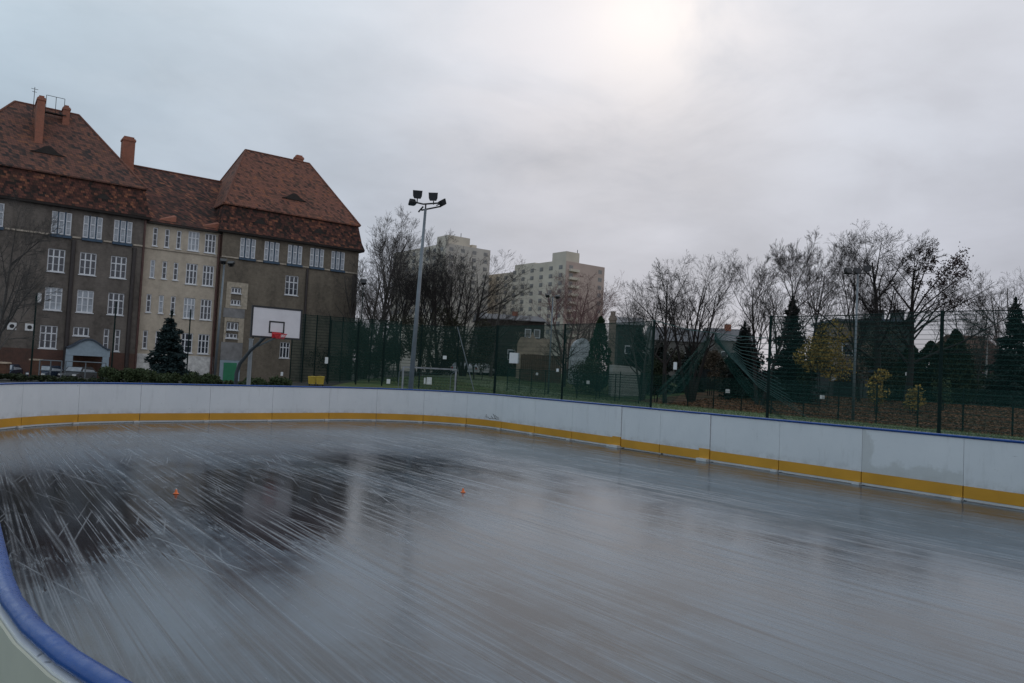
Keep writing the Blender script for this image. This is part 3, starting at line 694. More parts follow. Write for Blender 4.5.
    mb = mbn(); mb.tube([(4.9, 4.6, 25.5), (4.9, 4.6, 28.6)], .03, 5); mb.tube([(4.6, 4.6, 28.4), (5.2, 4.6, 28.4)], .025, 5); mb.tube([(4.7, 4.6, 28.1), (5.1, 4.6, 28.1)], .025, 5); mb.build('aerial', M['soffit'], upL)
    for x, w in ((16.9, 1.7), (21.4, 1.9)):   # pink repair patches and low dormers on the middle roof
        mb = mbn(); mb.add([(x, .55, 15.9), (x + w, .55, 15.9), (x + w, .55, 16.7), (x, .55, 16.15), (x, 1.4, 16.4), (x + w, 1.7, 17.0)], [(0, 1, 2, 3), (3, 2, 5, 4)]); mb.build('shed_dormer', M['brick'], mr)
    # ---- entrance porch
    mb = mbn(); x0, x1 = 8.75, 12.6; n = 18; top = []
    for k in range(n + 1):
        s = k / n; top.append((x0 + (x1 - x0) * s, 1.55 + .95 * (.5 - .5 * math.cos(2 * math.pi * s)) ** .9))
    prof = [(x0, .9), (x1, .9)] + top[::-1]
    mb.prism(prof, lambda a, b: (a, -2.4, b), lambda a, b: (a, -2.1, b)); pf = mb.build('porch', M['porch'], root, 'blue grey entrance porch with curved gable')
    mb = mbn(); vs = []
    for a, b in top: vs += [(a, -2.55, b + .02), (a, -.01, b + .02), (a, -2.55, b + .16), (a, -.01, b + .16)]
    mb.add(vs, [q for k in range(n) for q in ((4 * k + 2, 4 * k + 6, 4 * k + 7, 4 * k + 3), (4 * k, 4 * k + 4, 4 * k + 6, 4 * k + 2), (4 * k, 4 * k + 1, 4 * k + 5, 4 * k + 4))]); mb.build('porch_roof', M['slate'], pf)
    for a, b in ((x0, x0 + .62), (x1 - .62, x1 - .05)):
        mb = mbn(); mb.box(a, b, -2.38, -1.9, GS, .9); mb.build('porch_column', M['porch'], pf)
    mb = mbn(); mb.box(x0 + .8, x1 - .8, -.13, -.09, GS, .85); mb.build('entrance_door', M['brown_wood'], pf)
    return root
school()

# ---------------------------------------------------------------- apartment towers (far)
def tower(name, label, corner_px, topy, Y, lenA, lenB, nA, nB, matA, matB, steps, pent, winA=True, base=-1.0, shared={}):
    """corner nearest the camera; facade A runs back along V, facade B along U"""
    c = at(corner_px, topy, Y); H = c.z - base
    root = empty(name, (c.x, c.y, base), PHI, label, 'apartment block')
    # local x = U, y = V
    mb = MB(); z = H
    prev = 0
    for i, (y1, dz) in enumerate(steps):      # segments along V with own height offset
        mb = MB(); mb.box(0, lenB, prev, y1, 0, H + dz); w = mb.build('wall', matA, root)
        prev = y1
    mb = MB(); mb.box(.02, lenB - .02, -.25, -.003, 0, H); mb.build('wall', matB, root, 'end wall')
    for (a, b, c0, d, h) in pent:
        mb = MB(); mb.box(a, b, c0, d, H + .01, H + h); mb.build('penthouse', matA, root)
    for (a, b, h) in ((2, lenA * .08, 0),):
        mb = MB(); mb.tube([(lenB * .4, 2.5, H), (lenB * .4, 2.5, H + 5)], .12, 5); mb.build('aerial', M['black'], root)
    fl = 2.77; rows = min(9, int(H / fl) - 1)
    wm = MB(); wm.box(-.06, .03, 0, 1.9, 0, 1.4); w0 = None
    if winA:
        cols = np.linspace(1.6, lenA - 2.6, nA)
        for r in range(rows):
            for j, yy in enumerate(cols):
                dz = 0; pr = 0
                for y1, d_ in steps:
                    if yy < y1: dz = min(0, d_); break
                zz = H + dz - 2.6 - fl * r
                if w0 is None: w0 = wm.build('window', M['far_glass'], root); o = w0
                else: o = w0.copy(); COL.objects.link(o); o.parent = root
                o.location = (0, yy, zz)
    wb = MB(); wb.box(0, 1.7, -.30, -.2, 0, 1.4); w1 = None
    cols = np.linspace(1.4, lenB - 3, nB) if nB else []
    for r in range(rows):
        for xx in cols:
            zz = H - 2.6 - fl * r
            if w1 is None: w1 = wb.build('window', M['far_glass'], root); o = w1
            else: o = w1.copy(); COL.objects.link(o); o.parent = root
            o.location = (xx, 0, zz)
    return root, H
t1, H1 = tower('apartment_tower', 'long stepped cream apartment slab with pinkish end wall, right of the grey tower', 566, 261, 250, 46, 18, 9, 2, M['cream_wall'], M['pink_wall'],
      [(7.3, 0), (17, .5), (28.8, .9), (30, -2.4), (46, -1.6)], [(0, 6, .01, 7.3, 3.4)])
mb = MB()
for r in range(9): mb.box(1.2, 5.2, -1.5, -.26, H1 - 3.4 - 2.77 * r, H1 - 2.5 - 2.77 * r)
mb.build('balcony', M['cream_wall'], t1)
t2, H2 = tower('apartment_tower', 'broad grey apartment tower with cream rooftop block standing behind the bare trees', 446, 243, 265, 40, 19.5, 8, 4, M['cream_wall'], M['grey_wall'],
      [(40, 0)], [(1.0, 10.5, .4, 8, 3.2), (12, 14, 1, 5, 1.2)])

# ---------------------------------------------------------------- small buildings beyond the pitch
def boxhouse(name, label, cat, px0, px1, ytop, Y, depth, wallm, roofm=None, roofh=0.0, rz=0.0, chim=None, wins=(), ridge='x', over=.3):
    a = at(px0, ytop, Y); b = at(px1, ytop, Y); w = (b - a).length; g = min(gz(a.x, a.y), gz(b.x, b.y)) - .1
    h = (a.z + b.z) / 2 - g - roofh
    root = empty(name, (a.x, a.y, g), rz, label, cat)
    mb = MB(); mb.box(0, w, 0, depth, 0, h); wl = mb.build('wall', wallm, root)
    if roofm:
        mb = MB()
        if roofh > .05:
            if ridge == 'x':
                mb.add([(-over, -over, h - .1), (w + over, -over, h - .1), (w + over, depth + over, h - .1), (-over, depth + over, h - .1), (-over + .01, depth / 2, h + roofh), (w + over, depth / 2, h + roofh)], [(0, 1, 5, 4), (3, 4, 5, 2), (0, 4, 3), (1, 2, 5), (0, 3, 2, 1)])
            else:
                mb.add([(-over, -over, h - .1), (w + over, -over, h - .1), (w + over, depth + over, h - .1), (-over, depth + over, h - .1), (w / 2, -over, h + roofh), (w / 2, depth + over, h + roofh)], [(0, 4, 5, 3), (1, 2, 5, 4), (0, 1, 4), (2, 3, 5), (0, 3, 2, 1)])
        else: mb.box(-over, w + over, -over, depth + over, h + .003, h + .25)
        rf = mb.build('roof', roofm, root)
        if chim:
            mb = MB(); cx, cw, ch = chim; mb.box(cx * w, cx * w + cw, depth * .4, depth * .4 + cw, h + .01, h + roofh + ch); mb.build('chimney', M['brick'], rf)
    for (fx, fz, ww, hh, m) in wins:
        mb = MB(); mb.box(fx * w, fx * w + ww, -.06, -.004, fz * h, fz * h + hh); wd = mb.build('window', M['white'], root)
        mb = MB(); mb.box(fx * w + .1, fx * w + ww - .1, -.075, -.063, fz * h + .1, fz * h + hh - .1); mb.build('pane', M[m], wd)
    return root
boxhouse('low_house', 'long dark low house with grey roof below the apartment slab', 'house', 480, 546, 312, 92, 9, M['dark_wood'], M['roof_dark_grey'], .9, .12, chim=(.55, .7, .4),
         wins=((.70, .70, .8, 1.1, 'far_glass'), (.84, .70, .8, 1.1, 'far_glass'), (.45, .3, 1.0, 1.3, 'glass')))
boxhouse('dark_house', 'dark green gabled house standing behind the dark spruce', 'house', 619, 643, 315, 88, 8, M['dark_green_wall'], M['roof_grey'], 1.1, -.1, wins=((.3, .5, .8, 1.0, 'glass'),))
boxhouse('far_house', 'distant grey house seen between the bare trunks', 'house', 655, 706, 326, 125, 10, M['far_wall'], M['roof_dark_grey'], 2.5, 0, wins=((.2, .55, 1.0, 1.3, 'glass'), (.6, .55, 1.0, 1.3, 'glass')))
boxhouse('far_house', 'distant tan house with chimney behind the draped net', 'house', 714, 756, 327, 120, 10, M['far_wall'], M['roof_dark_grey'], 2.2, 0, chim=(.45, .9, .7), wins=((.2, .6, 1.0, 1.2, 'glass'), (.6, .6, 1.0, 1.2, 'glass')))
boxhouse('tan_house', 'tan rendered house beside the yellow shrub and lamp', 'house', 838, 868, 322, 76, 8, M['tan_wall'], M['roof_grey'], 0, -.1, wins=((.15, .55, 1.1, 1.2, 'glass'), (.6, .55, .8, 1.2, 'glass')))
boxhouse('dark_block', 'dark flat roofed building behind the branches with small rooftop boxes', 'building', 867, 909, 322, 74, 8, M['dark_green_wall'], M['slate'], 0, -.12, wins=())
for k, px in enumerate((877, 897)):
    p = at(px, 322, 76); mb = MB(); mb.box(-.5, .5, -.5, .5, 0, .9); mb.box(-.6, .6, -.6, .6, .9, .98)
    tag(mb.build('roof_vent', M['gate_grey'], None, loc=(p.x, p.y, p.z + .24)), ['left grey vent box on the dark flat roof', 'right grey vent box on the dark flat roof'][k], 'vent', 'vents on the dark building')
boxhouse('brown_house', 'far russet house half hidden beyond the leaning bare tree', 'house', 966, 1000, 334, 100, 8, M['russet'], M['brown_wood'], 2.0, 0, wins=((.4, .4, .9, 1.1, 'glass'),))
boxhouse('garage', 'low grey concrete garage with dark door behind the lamp pole', 'garage', 806, 866, 371, 68, 4, M['gate_grey'], M['slate'], 0, -.1, wins=())
p = at(838, 400, 67.3)
mb = MB(); mb.box(0, 2.0, -.1, -.02, 0, 1.9); o = mb.build('garage_door', M['dark_fence'], None, loc=(0, 0, 0)); gar = [x for x in sc.objects if x.name == 'garage'][0]; o.parent = gar; o.location = (2.5, -.005, .1)
# chimney stack / stone pier beside cypress
def pier(name, label, cat, px, y0, Y, w, mat):
    a = at(px, y0, Y); g = gz(a.x, a.y); mb = MB(); mb.box(-w / 2, w / 2, -w / 2, w / 2, 0, a.z - g); mb.box(-w * .62, w * .62, -w * .62, w * .62, a.z - g - .5, a.z - g - .25); mb.box(-w * .35, w * .35, -w * .35, w * .35, a.z - g, a.z - g + .5)
    o = mb.build(name, mat, None, loc=(a.x, a.y, g - .1)); tag(o, label, cat)
pier('stone_chimney', 'tall pale stone chimney stack right of the green cypress', 'chimney', 613, 315, 84, .72, M['tan_wall'])
# ruined sandy wall with ragged top
a = at(517, 352, 84); b = at(551, 352, 84); g = gz(a.x, a.y); w = (b - a).length
rng = random.Random(3); prof = [(0, 0), (w, 0)]; n = 14
for k in range(n + 1):
    s = 1 - k / n; hh = (at(534, 338, 84).z - g) + rng.uniform(-.15, .1) - (.7 if s < .07 or s > .96 else 0) + (.75 if .36 < s < .46 else 0); prof.append((w * s, hh))
mb = MB(); mb.prism(prof, lambda p, q: (p, -.2, q), lambda p, q: (p, .2, q)); tag(mb.build('ruined_wall', M['ruin'], None, loc=(a.x, a.y, g)), 'sandy ragged topped masonry wall above the brown timber fence', 'wall')
# brown timber fence below it
def board_fence(name, label, px0, px1, ytop, Y, mat, thick=.06):
    a = at(px0, ytop, Y); b = at(px1, ytop, Y); g = gz(a.x, a.y) - .05; w = (b - a).length; h = (a.z + b.z) / 2 - g
    root = empty(name, (a.x, a.y, g), math.atan2(b.y - a.y, b.x - a.x), label, 'fence')
    mb = MB(); n = max(4, int(w / .22)); rn = random.Random(px0)
    for k in range(n): x = w * k / n; mb.box(x + .005, x + w / n - .005, 0, .025, 0, h + rn.uniform(-.04, .04))
    mb.build('boards', mat, root)
    for q in range(int(w / 2.4) + 1):
        mb = MB(); mb.box(q * 2.4, q * 2.4 + .1, .03, .13, 0, h - .1); mb.build('post', mat, root)
board_fence('timber_fence', 'reddish brown timber fence under the sandy ragged wall', 521, 562, 355, 81, M['brown_wood'])
board_fence('board_fence', 'black solid board fence behind the leaf covered bank', 688, 808, 371, 74, M['dark_fence'])
board_fence('board_fence', 'dark board fence behind hedges at the right edge', 905, 1040, 378, 70, M['dark_fence'])
# white tarpaulin hump
a = at(572, 352, 82); w = 20 / 740 * 82; g = gz(a.x, a.y); zt = at(582, 338, 82).z - g
prof = [(0, .05), (w, .05)] + [(w * (.5 + .5 * math.cos(t)), zt * (.55 + .45 * math.sin(t) ** .7)) for t in np.linspace(0.02, math.pi - .02, 12)]
mb = MB(); mb.prism(prof, lambda p, q: (p, 0, q), lambda p, q: (p, 4.0, q)); tag(mb.build('tarpaulin_shelter', M['tarp'], None, loc=(a.x, a.y, g)), 'white rounded tarpaulin shelter left of the green cypress', 'shelter')
# pale wall with slanted end
a = at(612, 383, 70); b = at(640, 383, 70); w = (b - a).length; g = gz(a.x, a.y) - .1; zt = at(620, 365, 70).z - g
mb = MB(); mb.prism([(0, 0), (w, 0), (w, zt * .82), (w * .7, zt * .97), (0, zt)], lambda p, q: (p, 0, q), lambda p, q: (p, 2.4, q)); tag(mb.build('pale_shed', M['pale_wall'], None, loc=(a.x, a.y, g)), 'low pale plastered shed partly behind the dark spruce', 'shed')

# ---------------------------------------------------------------- vegetation
def gen_bare(seed, H=10.0, spread=1.0, forks=1, lean=0.0, levels=4, up=.35, dens=1.0, low=.25):
    rng = random.Random(seed); seg = {0: [], 1: []}
    def grow(p, d, L, r, lev):
        n = max(2, [8, 6, 4, 3, 2][lev]); pts = [p]; rad = [r]; q = p.copy(); dd = d.copy()
        for i in range(n):
            w = [.045, .06, .07, .07, .07][lev]
            dd = (dd + Vector((rng.gauss(0, w), rng.gauss(0, w), rng.gauss(0, w) + (up * .12 if lev else .03)))).normalized()
            q = q + dd * (L / n); pts.append(q.copy()); rad.append(max(.0045, r * (1 - .82 * (i + 1) / n)))
        seg[0 if lev < 2 else 1].append((pts, rad, [6, 4, 3, 3, 3][lev]))
        if lev >= levels: return
        nc = int([13, 9, 7, 4][lev] * dens)
        for k in range(nc):
            s = rng.uniform(low if lev == 0 else .18, .98); i = min(n - 1, int(s * n)); fr = s * n - i
            b = pts[i].lerp(pts[i + 1], fr); dr = (pts[i + 1] - pts[i]).normalized()
            ax = dr.orthogonal().normalized(); ax.rotate(Matrix.Rotation(rng.uniform(0, 6.283), 3, dr))
            ang = R(rng.uniform(24, 52)) * (spread if lev < 2 else 1)
            nd = dr.copy(); nd.rotate(Matrix.Rotation(ang, 3, ax)); 
            if nd.z < -.1 and lev < 3: nd.z *= -.3
            cl = L * [.62, .55, .5, .45][lev] * (1.12 - .6 * s) * rng.uniform(.75, 1.2)
            grow(b, nd.normalized(), cl, max(.007, rad[i] * [.55, .45, .4, .35][lev]), lev + 1)
    for f in range(forks):
        a = 6.283 * f / forks + rng.uniform(0, 1); t = .22 if forks > 1 else .0
        d = Vector((math.cos(a) * t + lean, math.sin(a) * t, 1)).normalized()
        grow(Vector((math.cos(a) * .15 * (forks > 1), math.sin(a) * .15 * (forks > 1), -.1)), d, H * rng.uniform(.82, .95), .20 * (1 if forks == 1 else .7), 0)
    out = []
    for k in (0, 1):
        V_, F_ = [], []; b = 0
        for pts, rad, n in seg[k]:
            mb = MB(); mb.tube(pts, rad, n, cap=False); V_ += mb.v; F_ += [tuple(i + b for i in f) for f in mb.f]; b += len(mb.v)
        out.append(fast_mesh('trunk' if k == 0 else 'crown', np.array(V_), np.array(F_), M['bark_dark']))
    zmax = max(p.z for pts, _, _ in seg[0] + seg[1] for p in pts)
    return out[0], out[1], zmax
BT = [gen_bare(11, 10, 1.0, 1), gen_bare(23, 10, .75, 2, up=.6), gen_bare(37, 10, 1.25, 1, .12, up=.2), gen_bare(41, 10, .8, 4, up=.5, dens=.8), gen_bare(53, 10, 1.1, 3, up=.3, dens=.85), gen_bare(67, 10, .6, 1, up=.7, low=.15), gen_bare(71, 10, 1.0, 2, up=.45), gen_bare(83, 10, 1.2, 1, up=.5, dens=1.05)]
def override(o, m):
    o.material_slots[0].link = 'OBJECT'; o.material_slots[0].material = m
def bare_tree(px, Y, ytop, var, label, mat='bark_dark', sxy=1.0, rz=0.0, thick=1.0, group='bare winter trees', name='bare_tree'):
    p = at(px, ytop, Y); g = gz(p.x, p.y); tr, cr, zm = BT[var]; s = (p.z - g) / zm
    root = empty(name, (p.x, p.y, g), rz, label, 'tree', group)
    for nm, me in (('trunk', tr), ('crown', cr)):
        o = mobj(nm, me, root); o.scale = (s * sxy, s * sxy, s); override(o, M[mat])
    return root
BTREES = [
 (371, 92, 252, 4, 'twiggy grey bare tree filling the gap right of the school wall', 'bark_grey', 1.0, .7),
 (386, 96, 207, 5, 'tall pale grey bare tree just right of the school roof', 'bark_pale', 1.1, .4),
 (409, 94, 212, 1, 'tall grey bare tree behind the thick lamp mast', 'bark_grey', 1.0, 1.3),
 (436, 92, 224, 5, 'grey bare tree in front of the left edge of the grey tower', 'bark_grey', 1.0, 2.2),
 (368, 112, 275, 3, 'small pale bare tree against the school corner', 'bark_pale', 1.0, .9),
 (424, 82, 258, 4, 'dark twiggy bare tree right of the lamp mast', 'bark_dark', 1.1, .2),
 (446, 80, 236, 3, 'dense dark bare tree in front of the grey tower', 'bark_dark', 1.25, 4.0),
 (470, 80, 246, 4, 'dark spreading bare tree at the right part of the grey tower', 'bark_dark', 1.15, 5.0),
 (496, 84, 272, 2, 'brownish bare tree before the lower end of the apartment slab', 'bark_grey', .9, 1.9),
 (573, 96, 268, 4, 'reddish twiggy tree in front of the pink end wall', 'bark_pink', 1.25, .6),
 (592, 102, 282, 3, 'smaller reddish tree at the right corner of the slab', 'bark_pink', 1.0, 2.4),
 (567, 78, 322, 2, 'small dark bare tree by the white tarpaulin', 'bark_dark', 1.3, .3),
 (648, 66, 276, 4, 'leftmost dark bare tree of the right hand row', 'bark_grey', .9, .4),
 (672, 62, 244, 2, 'leaning dark bare tree with a thick curved trunk', 'bark_dark', .8, 3.6),
 (698, 64, 250, 3, 'many stemmed bare tree behind the draped net', 'bark_dark', 1.15, 2.0),
 (766, 60, 228, 1, 'tall dark bare tree directly behind the net post', 'bark_dark', 1.15, 5.2),
 (806, 66, 232, 6, 'tall bare tree with twiggy crown left of the right lamp', 'bark_dark', .85, 1.6),
 (866, 60, 222, 1, 'tall spreading bare tree right behind the triple lamp', 'bark_dark', .8, .8),
 (884, 58, 214, 7, 'tallest bare tree on the right with thick forks', 'bark_dark', 1.3, 3.3),
 (912, 56, 236, 2, 'bare tree leaning right and holding dark leaf clusters', 'bark_dark', 1.2, 0.0),
 (976, 58, 268, 1, 'smaller bare tree between the round conifer and the right spruce', 'bark_grey', .85, 2.1),
 (1012, 70, 262, 4, 'pale bare tree behind the spruce at the right edge', 'bark_grey', 1.0, 1.2),
 (631, 104, 250, 3, 'faint distant bare tree right of the apartment slab', 'bark_grey', .45, 1.5),
]
for a in BTREES:
    if a[0] == 631: continue
    bare_tree(*a)
# tree just outside the left edge whose branches reach into the picture
p = Vector((X_at(-6, 27), 27, 0)); g = gz(p.x, p.y); tr, cr, zm = BT[2]
root = empty('bare_tree', (p.x, p.y, g), 2.0, 'dark bare branches reaching in from the left edge of the photo', 'tree', 'bare winter trees')
for nm, me in (('trunk', tr), ('crown', cr)): o = mobj(nm, me, root); o.scale = (.52, .52, .72); override(o, M['bark_grey'])

def blades(P, D, L, W, rng):     # oriented quads: P centres, D directions, L lengths, W widths
    n = len(P); D = D / (np.linalg.norm(D, axis=1, keepdims=True) + 1e-9)
    r = rng.normal(size=(n, 3)); S = np.cross(D, r); S /= (np.linalg.norm(S, axis=1, keepdims=True) + 1e-9)
    L = np.asarray(L).reshape(-1, 1) * np.ones((n, 1)); W = np.asarray(W).reshape(-1, 1) * np.ones((n, 1))
    v = np.stack([P - D * L / 2 - S * W / 2 * .6, P - D * L / 2 + S * W / 2 * .6, P + D * L / 2 + S * W / 2, P + D * L / 2 - S * W / 2], 1).reshape(-1, 3)
    return v, np.arange(4 * n).reshape(n, 4)
def gen_conifer(seed, H, Rr, n=7000, shape='spruce', mat='spruce', whorl=.26):
    rng = np.random.default_rng(seed)
    if shape == 'spruce':
        P, D = [], []
        nw = int(H * .93 / whorl)
        for i in range(nw):
            z0 = H * .05 + i * whorl; f = 1 - z0 / H; rad = Rr * (f ** .85) * rng.uniform(.82, 1.12)
            nb = rng.integers(6, 10); wobble = rng.uniform(.85, 1.15)
            for b in range(nb):
                az = rng.uniform(0, 6.283); bl = rad * wobble * rng.uniform(.6, 1.15); m = int(max(6, 1.25 * n * bl / (nw * 8 * Rr * .5)))
                t = rng.uniform(.08, 1, m) ** .8
                r = bl * t; z = z0 + rng.normal(0, .1) - .22 * r - .05 * r * r / max(.5, Rr) + .12 * (t > .85)
                side = rng.normal(0, .10 + .22 * (1 - t) * bl, m) * (t > .15)
                x = r * math.cos(az) - side * math.sin(az); y = r * math.sin(az) + side * math.cos(az)
                P.append(np.c_[x, y, z + rng.normal(0, .10, m)]); D.append(np.c_[math.cos(az) + rng.normal(0, .6, m), math.sin(az) + rng.normal(0, .6, m), rng.normal(-.35, .35, m)])
        P = np.concatenate(P); D = np.concatenate(D); top = np.c_[rng.normal(0, .03, 60), rng.normal(0, .03, 60), rng.uniform(H * .93, H, 60)]
        P = np.r_[P, top]; D = np.r_[D, np.c_[rng.normal(0, .4, 60), rng.normal(0, .4, 60), np.ones(60)]]
        v, f = blades(P, D, rng.uniform(.16, .38, len(P)), rng.uniform(.06, .14, len(P)), rng)
    else:
        t = rng.uniform(.0, 1, n); az = rng.uniform(0, 6.283, n)
        prof = np.sin(np.clip(t, 0, 1) ** .55 * math.pi) ** .6 * (1 - .25 * t) if shape == 'egg' else np.minimum(1, t * 8) * (1 - t) ** .62
        lump = 1 + .16 * np.sin(az * 5 + t * 17) + .12 * np.sin(az * 3 - t * 31)
        r = Rr * prof * lump * rng.uniform(.6, 1.02, n) ** .5
        P = np.c_[r * np.cos(az), r * np.sin(az), t * H]; D = np.c_[np.cos(az) * .5 + rng.normal(0, .35, n), np.sin(az) * .5 + rng.normal(0, .35, n), np.ones(n)]
        v, f = blades(P, D, rng.uniform(.14, .32, n), rng.uniform(.06, .14, n), rng)
    return fast_mesh('crown', v, f, M[mat])
def conifer(px, Y, ytop, wpx, label, shape='spruce', mat='spruce', n=7000, seed=1, name='spruce_tree', cat='conifer', group='evergreen conifers', whorl=.26):
    p = at(px, ytop, Y); g = gz(p.x, p.y); H = p.z - g; Rr = wpx / 2 * Y / 740
    root = empty(name, (p.x, p.y, g), 0, label, cat, group)
    mobj('crown', gen_conifer(seed, H, Rr, n, shape, mat, whorl), root)
    mb = MB(); mb.tube([(0, 0, -.1), (0, 0, H * .5), (0, 0, H * .93)], [.09 + H * .008, .07, .02], 7); mb.build('trunk', M['bark_dark'], root)
conifer(172, 61, 312, 60, 'dense blue green spruce in front of the beige middle wing', mat='bluespruce', n=10000, seed=5, whorl=.36)
conifer(601, 76, 317, 31, 'pointed bright green cypress beside the stone chimney', 'cone', 'cypress', 5000, 6, 'cypress_tree')
conifer(640, 75, 325, 44, 'broad dark spruce overhanging the pale shed', n=9000, seed=7)
conifer(745, 66, 322, 60, 'dark spruce just right of the draped net peak', n=7000, seed=8)
conifer(793, 62, 297, 66, 'tallest dark spruce right of the second net post', n=11000, seed=9)
conifer(822, 72, 321, 40, 'dark pine rising behind the yellow shrub', n=7000, seed=10)
conifer(956, 58, 330, 36, 'egg shaped dark conifer right of the nearest net post', 'egg', 'bush', 6000, 11, 'thuja_tree')
conifer(931, 60, 342, 40, 'dark rounded conifer left of the nearest net post', 'egg', 'bush', 5000, 12, 'thuja_tree')
conifer(911, 61, 345, 38, 'lowest rounded conifer beside the dark flat roofed building', 'egg', 'bush', 4500, 13, 'thuja_tree')
conifer(1016, 56, 298, 66, 'large dark spruce at the right edge of the photo', n=9000, seed=14)
conifer(690, 72, 345, 40, 'low dark spruce among the bare trunks', n=4500, seed=15)
conifer(660, 72, 336, 46, 'mid sized dark spruce behind the third net post', n=5500, seed=16)

def leaf_cloud(seed, boxes, n, size, mat, up=0.3):
    """boxes: ellipsoid lobes (x,y,z,rx,ry,rz)"""
    rng = np.random.default_rng(seed); P = []
    vol = np.array([b[3] * b[4] * b[5] for b in boxes]) ** .75; cnt = (n * vol / vol.sum()).astype(int)
    for b, m in zip(boxes, cnt):
        d = rng.normal(size=(m, 3)); d /= np.linalg.norm(d, axis=1, keepdims=True); r = rng.uniform(.35, 1, m) ** .45
        r *= 1 + .18 * np.sin(d[:, 0] * 9 + b[0] * 3) * np.cos(d[:, 2] * 7 + b[1])
        P.append(np.array(b[:3]) + d * r[:, None] * np.array(b[3:6]))
    P = np.concatenate(P); P = P[P[:, 2] > 0.0]; D = rng.normal(size=P.shape) + [0, 0, up]
    v, f = blades(P, D, rng.uniform(.7, 1.5, len(P)) * size, rng.uniform(.5, 1.0, len(P)) * size, rng)
    return fast_mesh('foliage', v, f, M[mat])
def shrub(px, Y, ytop, wpx, label, mat='shrub', n=2200, size=.12, seed=1, group='shrubs and bushes', name='shrub', cat='shrub', stems=True, depth=None, ybot=None):
    p = at(px, ytop, Y); g = gz(p.x, p.y); H = p.z - g; w = wpx * Y / 740; rng = random.Random(seed)
    z0 = 0 if ybot is None else at(px, ybot, Y).z - g
    root = empty(name, (p.x, p.y, g), 0, label, cat, group); hh = H - z0; d = depth or w * .8
    nb = max(5, int(6 * w / max(.5, hh))); lobes = []
    for k in range(min(24, nb + 4)):
        rx = min(w * .3, hh * rng.uniform(.28, .42)); lobes.append((rng.uniform(-w / 2 + rx, w / 2 - rx), rng.uniform(-d / 3, d / 3), z0 + rng.uniform(.3, 1) * (hh - rx * .9), rx, rx, rx * .85))
    mobj('foliage', leaf_cloud(seed, lobes, n, size, mat), root)
    if stems:
        mb = MB()
        for k in range(min(9, max(3, int(w)))):
            x = rng.uniform(-w / 3, w / 3); mb.tube([(x * .4, 0, -.05), (x * .7, rng.uniform(-.2, .2), H * .4), (x, rng.uniform(-.3, .3), H * .8)], [.045, .03, .012], 5)
        mb.build('stem', M['bark_dark'], root)
for i, (px, yt, w, lb) in enumerate([(113, 366, 36, 'green shrub right of the blue porch'), (139, 367, 36, 'green shrub under the white plinth, left of the spruce'), (203, 371, 38, 'low green shrub just right of the spruce'), (229, 380, 34, 'low green shrub in front of the green door panel'), (257, 376, 28, 'green shrub at the foot of the basketball stand'), (280, 375, 30, 'low green shrub under the basketball hoop'), (168, 372, 36, 'low green shrub under the spruce branches')]):
    shrub(px, 50, yt, w, lb, 'shrub', 4200, .09, 40 + i)
for i, (px, yt, w, lb) in enumerate([(14, 373, 40, 'low dark shrub at the left edge behind the far boards'), (52, 375, 44, 'low dark shrub below the left pale tube frame'), (88, 377, 40, 'low dark shrub below the right pale tube frame')]):
    shrub(px, 44, yt, w, lb, 'bush', 3000, .08, 30 + i)
shrub(584, 72, 353, 52, 'wide black green clipped bush in front of the tarpaulin', 'bush', 5000, .11, 51)
for i, (px, yt, w, lb) in enumerate([(362, 318, 34, 'dark thicket below the school corner'), (392, 312, 40, 'dark thicket behind the left goal post'), (420, 306, 44, 'dark thicket behind the football goal'), (452, 302, 46, 'tall dark thicket below the grey tower'), (482, 316, 36, 'dark thicket left of the low house')]):
    shrub(px, 76 + (i % 2) * 3, yt, w, lb, 'thicket', 4600, .13, 60 + i, name='thicket', group='dark thickets behind the goal')
shrub(975, 67, 338, 130, 'tall dark evergreen screen closing the right edge behind the conifers', 'thicket', 12000, .16, 91, depth=2.5, name='hedge')
shrub(690, 76, 348, 150, 'dark evergreen screen behind the black board fence', 'thicket', 12000, .16, 92, depth=2.5, name='hedge')
shrub(405, 92, 338, 240, 'long dark green hedge closing the view behind the football goal', 'thicket', 16000, .17, 90, depth=3, name='hedge')
shrub(824, 58, 320, 56, 'tall yellow leaved shrub left of the right lamp pole', 'yellow', 3000, .14, 71, name='yellow_shrub', ybot=392)
shrub(808, 60, 345, 26, 'dark green bush mixed with yellow at the left of the yellow shrub', 'bush', 1800, .13, 79, ybot=398)
shrub(880, 53, 366, 26, 'small yellow spotted shrub right of the lamp pole', 'yellow', 420, .15, 72, name='yellow_shrub')
shrub(914, 52, 380, 22, 'low bright yellow shrub left of the nearest net post', 'yellow', 420, .15, 73, name='yellow_shrub')
shrub(943, 53, 376, 22, 'sparse pale leaved shrub right of the nearest net post', 'shrub', 500, .12, 74)
shrub(895, 60, 372, 50, 'long dark hedge behind the small yellow shrubs', 'bush', 3600, .13, 75, depth=1.5)
shrub(985, 62, 366, 70, 'long dark hedge at the right edge below the spruce', 'bush', 4200, .13, 76, depth=1.5)
shrub(884, 70, 322, 60, 'dark irregular evergreen growth covering the front of the dark building', 'thicket', 6000, .15, 93, depth=2)
shrub(862, 66, 330, 26, 'tan leaved shrub behind the right lamp pole', 'tanleaf', 900, .14, 78)
shrub(712, 68, 345, 20, 'brown leaved bush framed by the draped net', 'tanleaf', 900, .14, 77)
shrub(520, 88, 330, 20, 'tan leaved bush between low house and sandy wall', 'tanleaf', 500, .14, 80)
shrub(657, 64, 356, 26, 'dark bush right of the pale shed', 'bush', 1800, .13, 81)
shrub(735, 72, 356, 60, 'dark undergrowth above the black board fence', 'thicket', 3200, .13, 82, depth=2)
